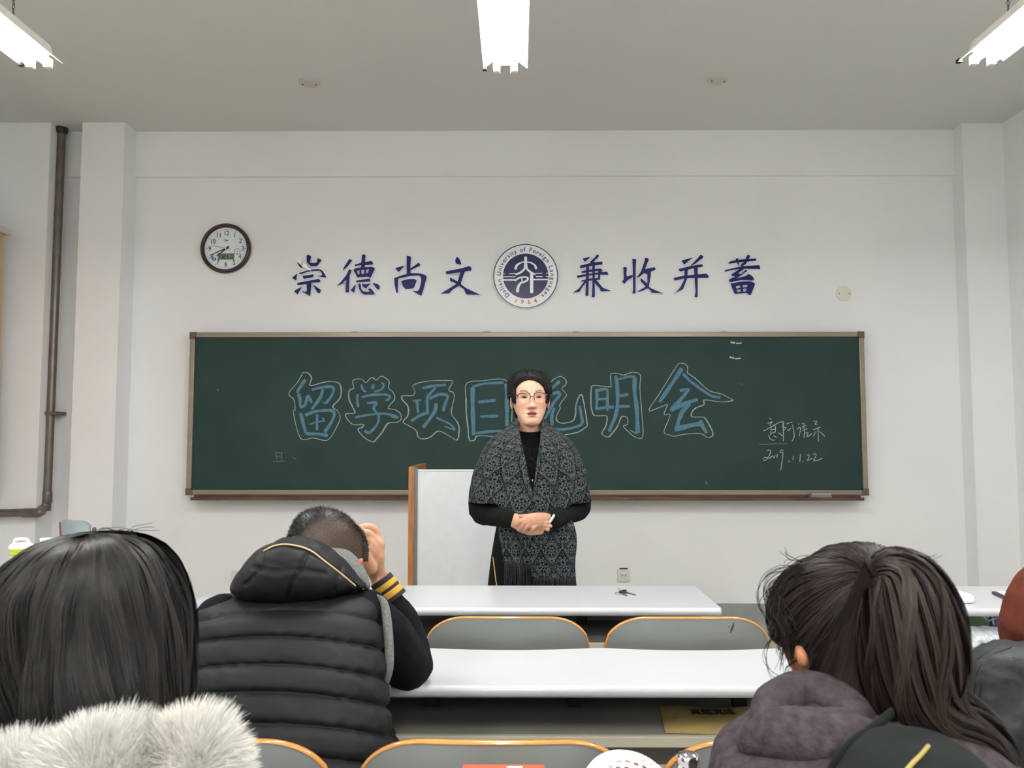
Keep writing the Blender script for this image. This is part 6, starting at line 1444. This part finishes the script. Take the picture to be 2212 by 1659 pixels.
MB().geo(tube([tuple(p_) for p_ in pp if p_], .0022, seg=8)).build('zip', mat('yellow_zip', rgb(150, 132, 70), .5), t, smooth=True)
MB().geo(tube([wp(1925, 1540, .90), wp(1880, 1578, .865), wp(1835, 1610, .85), wp(1800, 1659, .85), wp(1780, 1720, .86)], .006, seg=10, flat=.5, fdir=(0, 1, 0))).build('shoulder_strap', M_PACK, t, smooth=True)

# ================================================================ PERSON AT THE RIGHT EDGE
rx = P(2560, 1400, 1.62).x
root = empty('person', (rx, 1.62, 0), 'person in a rust brown top cut off by the right edge of the picture', 'person')
HR = Matrix.Translation((rx, 1.80, 1.24)) @ Matrix.Rotation(R(180), 4, 'Z') @ Matrix.Rotation(R(12), 4, 'X')
JR = seatedJ((rx, 1.78, 1.22), rx, 1.70, 1.02, w_=.16)
JR['el_l'] = wp(2228, 1376, 1.60); JR['sh_l'] = wp(2325, 1235, 1.64); JR['wr_l'] = (rx + .02, 1.86, .83)
g = [xf(head_local(), HR)] + figure_geo(JR) + hand_geo(JR['wr_l'], np.array(JR['wr_l']) + (.05, .1, 0), (0, 0, 1), 1) + hand_geo(JR['wr_r'], np.array(JR['wr_r']) + (-.05, .1, 0), (0, 0, 1), -1)
body = fuse(g, .005, 3); tintskin(body); link('body', body, M_SKIN, root)
hair_cap(HR, lambda p: .016 + 0 * p[:, 0], p_hl, root, name='hair', res=(100, 70))
M_RUST = mat('rust_brown_knit', rgb(82, 42, 32), .95, spec=.1, vary=.15, scale=50, bump=.15, bscale=250)
g = [grid_faces(rings([(rx, 1.73, 1.10, .07, .06), (rx, 1.73, 1.05, .15, .10), (rx, 1.71, .98, .19, .12), (rx, 1.70, .80, .18, .13), (rx, 1.69, .60, .18, .14)], ex=2.3)),
     tube([JR['chest'], JR['sh_l'], JR['el_l'], JR['wr_l']], [.07, .064, .057, .038]), tube([JR['sh_r'], JR['el_r'], JR['wr_r']], [.06, .055, .038])]
sw = fuse(g, .007, 4); co = get_co(sw); set_co(sw, co + get_no(sw) * (.003 * wob(co, 30, 2))[:, None]); link('rust_top', sw, M_RUST, root); legs_clothes(JR, root)
M_JACK = mat('dark_shiny_jacket', rgb(22, 26, 31), .55, spec=.3, vary=.25, scale=14, bump=.5, bscale=22)
V = rings([pxring(2150, 2440, 1392, 1.47, .03), pxring(2118, 2450, 1412, 1.455, .05), pxring(2098, 2460, 1450, 1.45, .06), pxring(2088, 2470, 1510, 1.445, .065), pxring(2086, 2475, 1580, 1.44, .065), pxring(2096, 2470, 1680, 1.44, .06), pxring(2110, 2460, 1760, 1.44, .05)], seg=110, sub=8, ex=2.8)
F = V.reshape(-1, 3); F += np.stack([.006 * wob(F, 14, 1), .014 * wob(F, 18, 2) + .005 * wob(F, 50, 3), .003 * wob(F, 40, 4)], 1); gj = grid_faces(F.reshape(V.shape))
jc = P(2260, 1520, 1.45); t = empty('jacket', (jc.x, 1.45, jc.z - .2), 'dark shiny padded jacket hanging over the seat at the right edge', 'jacket')
MB().geo(gj).build('jacket_shell', M_JACK, t, smooth=True); jb = BVHTree.FromPolygons([Vector(v) for v in gj[0]], gj[1])
for l_ in ([(2185, 1398), (2150, 1412), (2120, 1435), (2106, 1470), (2100, 1530), (2102, 1600)], [(2160, 1392), (2125, 1415), (2096, 1440), (2092, 1480)], [(2190, 1420), (2150, 1440), (2118, 1470), (2112, 1540)]):
    pp = [hit(jb, a, b, -.0008) for a, b in l_]; pp = [tuple(p_) for p_ in pp if p_]
    if len(pp) > 2: MB().geo(tube(pp, .0015, seg=6, sub=4)).build('seam', M_SEAM, t, smooth=True)

# ================================================================ SMALL THINGS
def lathe(prof, c, seg=40):
    V = np.array([[(c[0] + math.cos(a) * r_, c[1] + math.sin(a) * r_, c[2] + z_) for a in np.linspace(0, 2 * math.pi, seg, endpoint=False)] for r_, z_ in prof]); return grid_faces(V)
M_WPL = mat('white_gloss_plastic', rgb(236, 238, 238), .25); M_LIME = mat('lime_band', rgb(190, 200, 28), .35); M_CLEAR = mat('cloudy_bottle_plastic', rgb(226, 232, 230), .15, trans=.55)
bxp = P(45, 1200, 2.5).x; t = empty('drink_bottle', (bxp, 2.5, .75), 'clear drink bottle with white carry-loop lid and lime green band', 'bottle')
zt_ = P(45, 1162, 2.5).z; zb_ = P(45, 1198, 2.5).z; zl_ = P(45, 1184, 2.5).z; zw = P(45, 1176, 2.5).z
MB().geo(lathe([(.001, 0), (.030, .001), (.033, .006), (.033, .12), (.0335, zb_ - .75 - .008), (.031, zb_ - .75)], (bxp, 2.5, .75))).build('bottle_body', M_CLEAR, t, smooth=True)
MB().geo(lathe([(.001, 0), (.028, 0), (.0305, .002), (.0305, zl_ - zb_), (.001, zl_ - zb_)], (bxp, 2.5, zb_))).build('lime_band', M_LIME, t)
MB().geo(lathe([(.001, 0), (.033, 0), (.034, .003), (.033, zw - zl_ - .002), (.026, zw - zl_ + .004), (.001, zw - zl_ + .005)], (bxp, 2.5, zl_))).build('lid', M_WPL, t)
MB().geo(tube([(bxp - .022, 2.5, zw), (bxp - .021, 2.5, zw + .012), (bxp - .010, 2.5, zt_ - .003), (bxp + .010, 2.5, zt_ - .003), (bxp + .021, 2.5, zw + .012), (bxp + .022, 2.5, zw)], .0045, seg=10)).build('carry_loop', M_WPL, t, smooth=True)
bxp = P(97, 1200, 2.42).x; t = empty('drink_bottle', (bxp, 2.42, .75), 'clear bottle with a white stepped cap, mostly behind the loose hair', 'bottle')
zt_ = P(97, 1162, 2.42).z
MB().geo(lathe([(.001, 0), (.030, .001), (.032, .006), (.032, .17), (.030, zt_ - .75 - .075), (.018, zt_ - .75 - .045), (.016, zt_ - .75 - .03)], (bxp, 2.42, .75))).build('bottle_body', M_CLEAR, t, smooth=True)
MB().geo(lathe([(.001, -.032), (.017, -.032), (.0175, -.014), (.0145, -.012), (.0155, -.001), (.001, 0)], (bxp, 2.42, zt_))).build('cap', M_WPL, t)
# folding chair by the pilaster
cp = P(170, 1122, 4.7); t = empty('folding_chair', (cp.x, 4.7, 0), 'pale blue-grey folding chair seen from the side by the left pilaster', 'chair', rz=0)
M_CB = mat('pale_blue_plastic', rgb(168, 184, 192), .35, vary=.06); M_RED = mat('reddish_edge', rgb(150, 84, 66), .4); M_TUBEC = mat('grey_tube_steel', rgb(105, 100, 98), .35, metal=.6)
Rz_ = Matrix.Translation((cp.x, 4.7, 0)) @ Matrix.Rotation(R(-24), 4, 'Z') @ Matrix.Diagonal((.62, .8, 1, 1)); ztop = cp.z
def cpt(x, y, z): return tuple(Rz_ @ Vector((x, y, z)))
nx_, nz_2 = 18, 10; V1 = np.zeros((nz_2, nx_, 3)); V2 = V1.copy()
for i in range(nz_2):
    for j in range(nx_):
        u, v_1 = -1 + 2 * j / (nx_ - 1), i / (nz_2 - 1); top = ztop - .018 * abs(u) ** 4 - (ztop - .24 - .0) * 0; zz = ztop - .25 + (.25 - .025 * abs(u) ** 5) * v_1
        V1[i, j] = cpt(u * .20, -.03 * (1 - u * u) - .03 * v_1, zz); V2[i, j] = cpt(u * .20, -.03 * (1 - u * u) - .03 * v_1 + .012, zz)
MB().geo(grid_faces(V1, wrap=False)).geo(grid_faces(V2[:, ::-1], wrap=False)).build('backrest', M_CB, t, smooth=True)
MB().geo(tube([tuple(v) for v in V1[:, 0]] , .0075, seg=8, sub=2)).build('edge_trim', M_RED, t, smooth=True)
for u in (-1, 1): MB().geo(tube([cpt(u * .215, .0, ztop - .05), cpt(u * .215, .02, .45), cpt(u * .215, .22, 0.012)], .011, seg=10)).build('leg', M_TUBEC, t, smooth=True)
for u in (-1, 1): MB().geo(tube([cpt(u * .205, .02, .44), cpt(u * .205, -.22, .012)], .011, seg=10, sub=2)).build('leg', M_TUBEC, t, smooth=True)
MB().geo(xf(MB_box := (MB().box(-.2, .2, 0, .40, .43, .45, bev=.006).v, MB().box(-.2, .2, 0, .40, .43, .45, bev=.006).f), Rz_)).build('seat', M_CB, t)
# keys
k0 = PZ(1350, 1283, .75); t = empty('key_bunch', tuple(k0), 'small bunch of keys with black heads lying on the front desk', 'keys')
def K(px, py, dz=.003): p_ = PZ(px, py, .75); return (p_.x, p_.y, .75 + dz)
M_KEYM = mat('key_metal', rgb(150, 132, 126), .3, metal=.7); M_KEYB = mat('key_black', rgb(20, 20, 32), .4)
for a, b in (((1341, 1281), (1350, 1279)), ((1345, 1284), (1350, 1283))): MB().geo(tube([K(*a, .005), K(*b, .006)], .0075, seg=14, sub=2, flat=.5, fdir=(0, 0, 1))).build('key_head', M_KEYB, t, smooth=True)
for a, b in (((1352, 1281), (1372, 1286)), ((1346, 1285), (1354, 1288)), ((1350, 1280), (1357, 1281))): MB().geo(tube([K(*a, .004), K(*b, .003)], .0042, seg=8, sub=2, flat=.35, fdir=(0, 0, 1))).build('key_blade', M_KEYM, t, smooth=True)
MB().geo(tube([K(1340, 1281, .006), K(1338, 1278, .010), K(1335, 1275.5, .006)], .0013, seg=6)).build('cord', M_KEYM, t, smooth=True)
rp = [K(1334 + 5 * math.cos(a), 1283 + 2.4 * math.sin(a), .002) for a in np.linspace(0, 6.283, 15)]; MB().geo(tube(rp, .0009, seg=6, sub=2)).build('split_ring', mat('key_ring_steel', rgb(190, 192, 195), .2, metal=1.0), t, smooth=True)
# brown envelope with big black printing on the book shelf
M_KRAFT = mat('kraft_paper', rgb(164, 144, 90), .75, vary=.08, scale=30); zs = .6236
E0, E1, E2, E3 = PZ(1437, 1584, zs), PZ(1618, 1590, zs), PZ(1650, 1532, zs), PZ(1426, 1530, zs)
t = empty('paper_envelope', ((E0.x + E2.x) / 2, (E0.y + E2.y) / 2, zs), 'brown paper envelope with bold black printing on the book shelf', 'envelope')
n = 14; V = np.zeros((n, n, 3))
for i in range(n):
    for j in range(n):
        a, b = i / (n - 1), j / (n - 1); p_ = (E0 * (1 - b) + E1 * b) * (1 - a) + (E3 * (1 - b) + E2 * b) * a; V[i, j] = (p_.x, p_.y, zs + .004 + .010 * math.sin(math.pi * a) * math.sin(math.pi * b) + .003 * math.sin(b * 9) * a)
Vb = V.copy(); Vb[:, :, 2] = zs + .001
MB().geo(grid_faces(V, wrap=False)).geo(grid_faces(Vb[:, ::-1], wrap=False)).geo(grid_faces(np.stack([V[0], Vb[0]]), wrap=False)).geo(grid_faces(np.stack([V[:, 0], Vb[:, 0]]), wrap=False)).build('envelope_sheet', M_KRAFT, t, smooth=True)
m = MB()
for i, ch in enumerate('真题真练'):
    p_ = PZ(1503 + i * 24.5, 1550, zs); m.geo(text_geo(ch, .030, Matrix.Translation((p_.x, p_.y, zs + .0128)) @ Matrix.Diagonal((1.0, 1.5, 1, 1)), .0006, .0))
m.build('printed_title', mat('print_black', rgb(24, 20, 14), .7), t)
m = MB()
for i in range(4):
    for j in range(3):
        p_ = PZ(1458 + i * 7, 1552 + j * 4, zs); m.box(p_.x - .0025, p_.x + .0025, p_.y - .0012, p_.y + .0012, zs + .0085, zs + .0105)
tag(m.build('small_print', mat('faint_print', rgb(110, 92, 50), .7), t), kind='stuff')
# pen
t = MB().geo(tube([wp(1566, 1572, 1.13), wp(1574, 1585, 1.12), wp(1586, 1602, 1.10)], [.0012, .0042, .0060], seg=12)).build('pen', mat('pen_dark_barrel', rgb(36, 44, 44), .25, coat=.5), None, smooth=True)
tag(t, 'dark pen sticking up in front of the wool coat sleeve', 'pen')
# fruit in a white foam net
fc = P(1359, 1690, 1.19); fr = .057; fcz = .75 + fr + .003; fc = Vector((fc.x, 1.19, fcz))
t = empty('netted_fruit', (fc.x, fc.y, .75), 'fruit wrapped in white foam netting on the nearest desk', 'fruit')
MB().geo(ellipsoid(tuple(fc), (fr * .93, fr * .93, fr * .9), 32, 20)).build('fruit', mat('red_fruit', rgb(190, 120, 110), .3, vary=.25, scale=20), t, smooth=True)
M_FOAM = mat('white_foam_net', rgb(238, 236, 236), .9); m = MB()
ax_ = Matrix.Rotation(R(-62), 3, 'Y')
def fpt(th_, ph_, rr=1.0): v_ = ax_ @ Vector((math.sin(th_) * math.cos(ph_) * fr * 1.03 * rr, math.sin(th_) * math.sin(ph_) * fr * 1.0 * rr, math.cos(th_) * fr * 1.22 * rr)); return tuple(fc + v_)
for i in range(26): m.geo(tube([fpt(a, i * 2 * math.pi / 26 + .04 * math.sin(a * 12)) for a in np.linspace(.18, 2.7, 12)], .0034, seg=6, sub=2))
for j in range(13): m.geo(tube([fpt(.3 + j * .18, a, 1 + .012 * math.sin(a * 13)) for a in np.linspace(0, 6.283, 27)], .0030, seg=6, sub=1))
tag(m.build('foam_net', M_FOAM, t, smooth=True), kind='stuff')
# steel capped bottle
sc_ = P(1487, 1640, 1.16); zt_ = P(1487, 1626, 1.16).z; t = empty('glass_bottle', (sc_.x, 1.16, .75), 'small bottle with a shiny steel cap at the bottom edge', 'bottle')
M_CHR = mat('polished_steel', rgb(215, 216, 222), .12, metal=1.0)
MB().geo(lathe([(.001, -.030), (.0145, -.030), (.0150, -.026), (.0150, -.018), (.0135, -.016), (.0150, -.013), (.0150, -.005), (.0135, -.0015), (.001, 0)], (sc_.x, 1.16, zt_))).build('steel_cap', M_CHR, t, smooth=True)
zz = zt_ - .75 - .03
MB().geo(lathe([(.001, 0), (.021, .001), (.022, .006), (.021, zz * .6), (.014, zz * .85), (.013, zz)], (sc_.x, 1.16, .75))).build('bottle_body', M_CLEAR, t, smooth=True)
# orange-red book
nb0, nb1 = P(1000, 1652, 1.30), P(1176, 1652, 1.30); zk = P(1090, 1651, 1.30).z
t = empty('book', ((nb0.x + nb1.x) / 2, 1.22, .75), 'orange-red book just showing at the bottom edge', 'book')
MB().box(nb0.x, nb1.x, 1.10, 1.30, zk - .004, zk, bev=.001).box(nb0.x, nb1.x, 1.10, 1.30, .751, .755, bev=.001).box(nb0.x, nb0.x + .004, 1.10, 1.30, .753, zk - .002).build('cover', mat('orange_red_cover', rgb(176, 74, 40), .4), t)
MB().box(nb0.x + .004, nb1.x - .004, 1.105, 1.296, .755, zk - .004).build('pages', mat('page_block', rgb(222, 216, 200), .8, vary=.05, scale=200), t)
MB().box(nb0.x + .07, nb1.x - .035, 1.24, 1.291, zk, zk + .0006).build('cover_label', M_ACRY, t)
# things on and under the right-hand desk
q0 = PZ(2075, 1298, .75); t = MB().box(q0.x - .022, q0.x + .022, q0.y - .055, q0.y + .06, .7505, .782, bev=.012).build('white_case', M_WPL, None, smooth=True)
tag(t, 'small rounded white case on the right-hand desk beside the ponytail', 'case')
n0, n1 = PZ(2142, 1283, .75), PZ(2200, 1308, .75)
t = empty('notebook', (n0.x + .08, n0.y, .75), 'notebook with dark blue cover and cream page on the right-hand desk', 'notebook')
rot = Matrix.Translation((n0.x, n0.y, .7505)) @ Matrix.Rotation(R(-10), 4, 'Z')
for nm, b_, m_ in (('cover', (0, .26, -.17, 0, 0, .010), mat('dark_blue_cover', rgb(38, 40, 66), .4)), ('page', (.012, .25, -.155, -.012, .0101, .0125), mat('cream_page', rgb(238, 226, 204), .8))):
    bb__ = MB().box(*b_, bev=.002); MB().geo(xf((bb__.v, bb__.f), rot)).build(nm, m_, t)
gx0, gx1 = P(2052, 1330, 2.86).x, P(2190, 1330, 2.86).x; xm_ = P(2140, 1335, 2.86).x
t = empty('printed_bag', ((gx0 + gx1) / 2, 2.95, .625), 'green and blue printed bag under the right-hand desk', 'bag')
MB().box(gx0 - .1, xm_, 2.86, 3.08, .6235, .712, bev=.008).build('green_side', mat('bag_green', rgb(34, 84, 46), .4), t)
MB().box(xm_, gx1 + .12, 2.86, 3.08, .6235, .712, bev=.008).build('blue_side', mat('bag_blue', rgb(38, 50, 132), .4), t)
m = MB()
for i, ch in enumerate('NEX'):
    p_ = P(2120 + i * 12, 1325 + i * 7, 2.858); m.geo(text_geo(ch, .034, wallM(p_.x, 2.8585, p_.z, R(-32)), .0006, .0012))
m.build('bag_lettering', mat('bag_grey_print', rgb(160, 172, 158), .5), t)
V = np.zeros((30, 40, 3)); 
for i in range(30):
    for j in range(40):
        a, b = i / 29, j / 39; pA = P(2070 + 110 * b, 1352 + 4 * b, 2.80); pB = P(2076 + 100 * b, 1404 - 28 * b, 2.735); p_ = pA * (1 - a) + pB * a; V[i, j] = (p_.x, p_.y - .02 * math.sin(a * 3.1), p_.z)
F = V.reshape(-1, 3); F += np.stack([0 * F[:, 0], .008 * wob(F, 40, 1) + .005 * wob(F, 110, 2), .004 * wob(F, 60, 3)], 1)
cpz = P(2120, 1400, 2.75); M_FILM = mat('clear_plastic_film', rgb(205, 212, 216), .12, trans=.35, spec=.8)
t = MB().geo(grid_faces(F.reshape(V.shape), wrap=False)).build('plastic_bag', M_FILM, None, smooth=True); s_ = t.modifiers.new('s', 'SOLIDIFY'); s_.thickness = .0015
tag(t, 'crumpled clear plastic bag hanging from the shelf of the right-hand desk', 'bag')
seat('grey seat at the right edge, covered by the dark jacket', P(2290, 1440, 1.50).x, 1.50, 'seats in the right block', src=first)
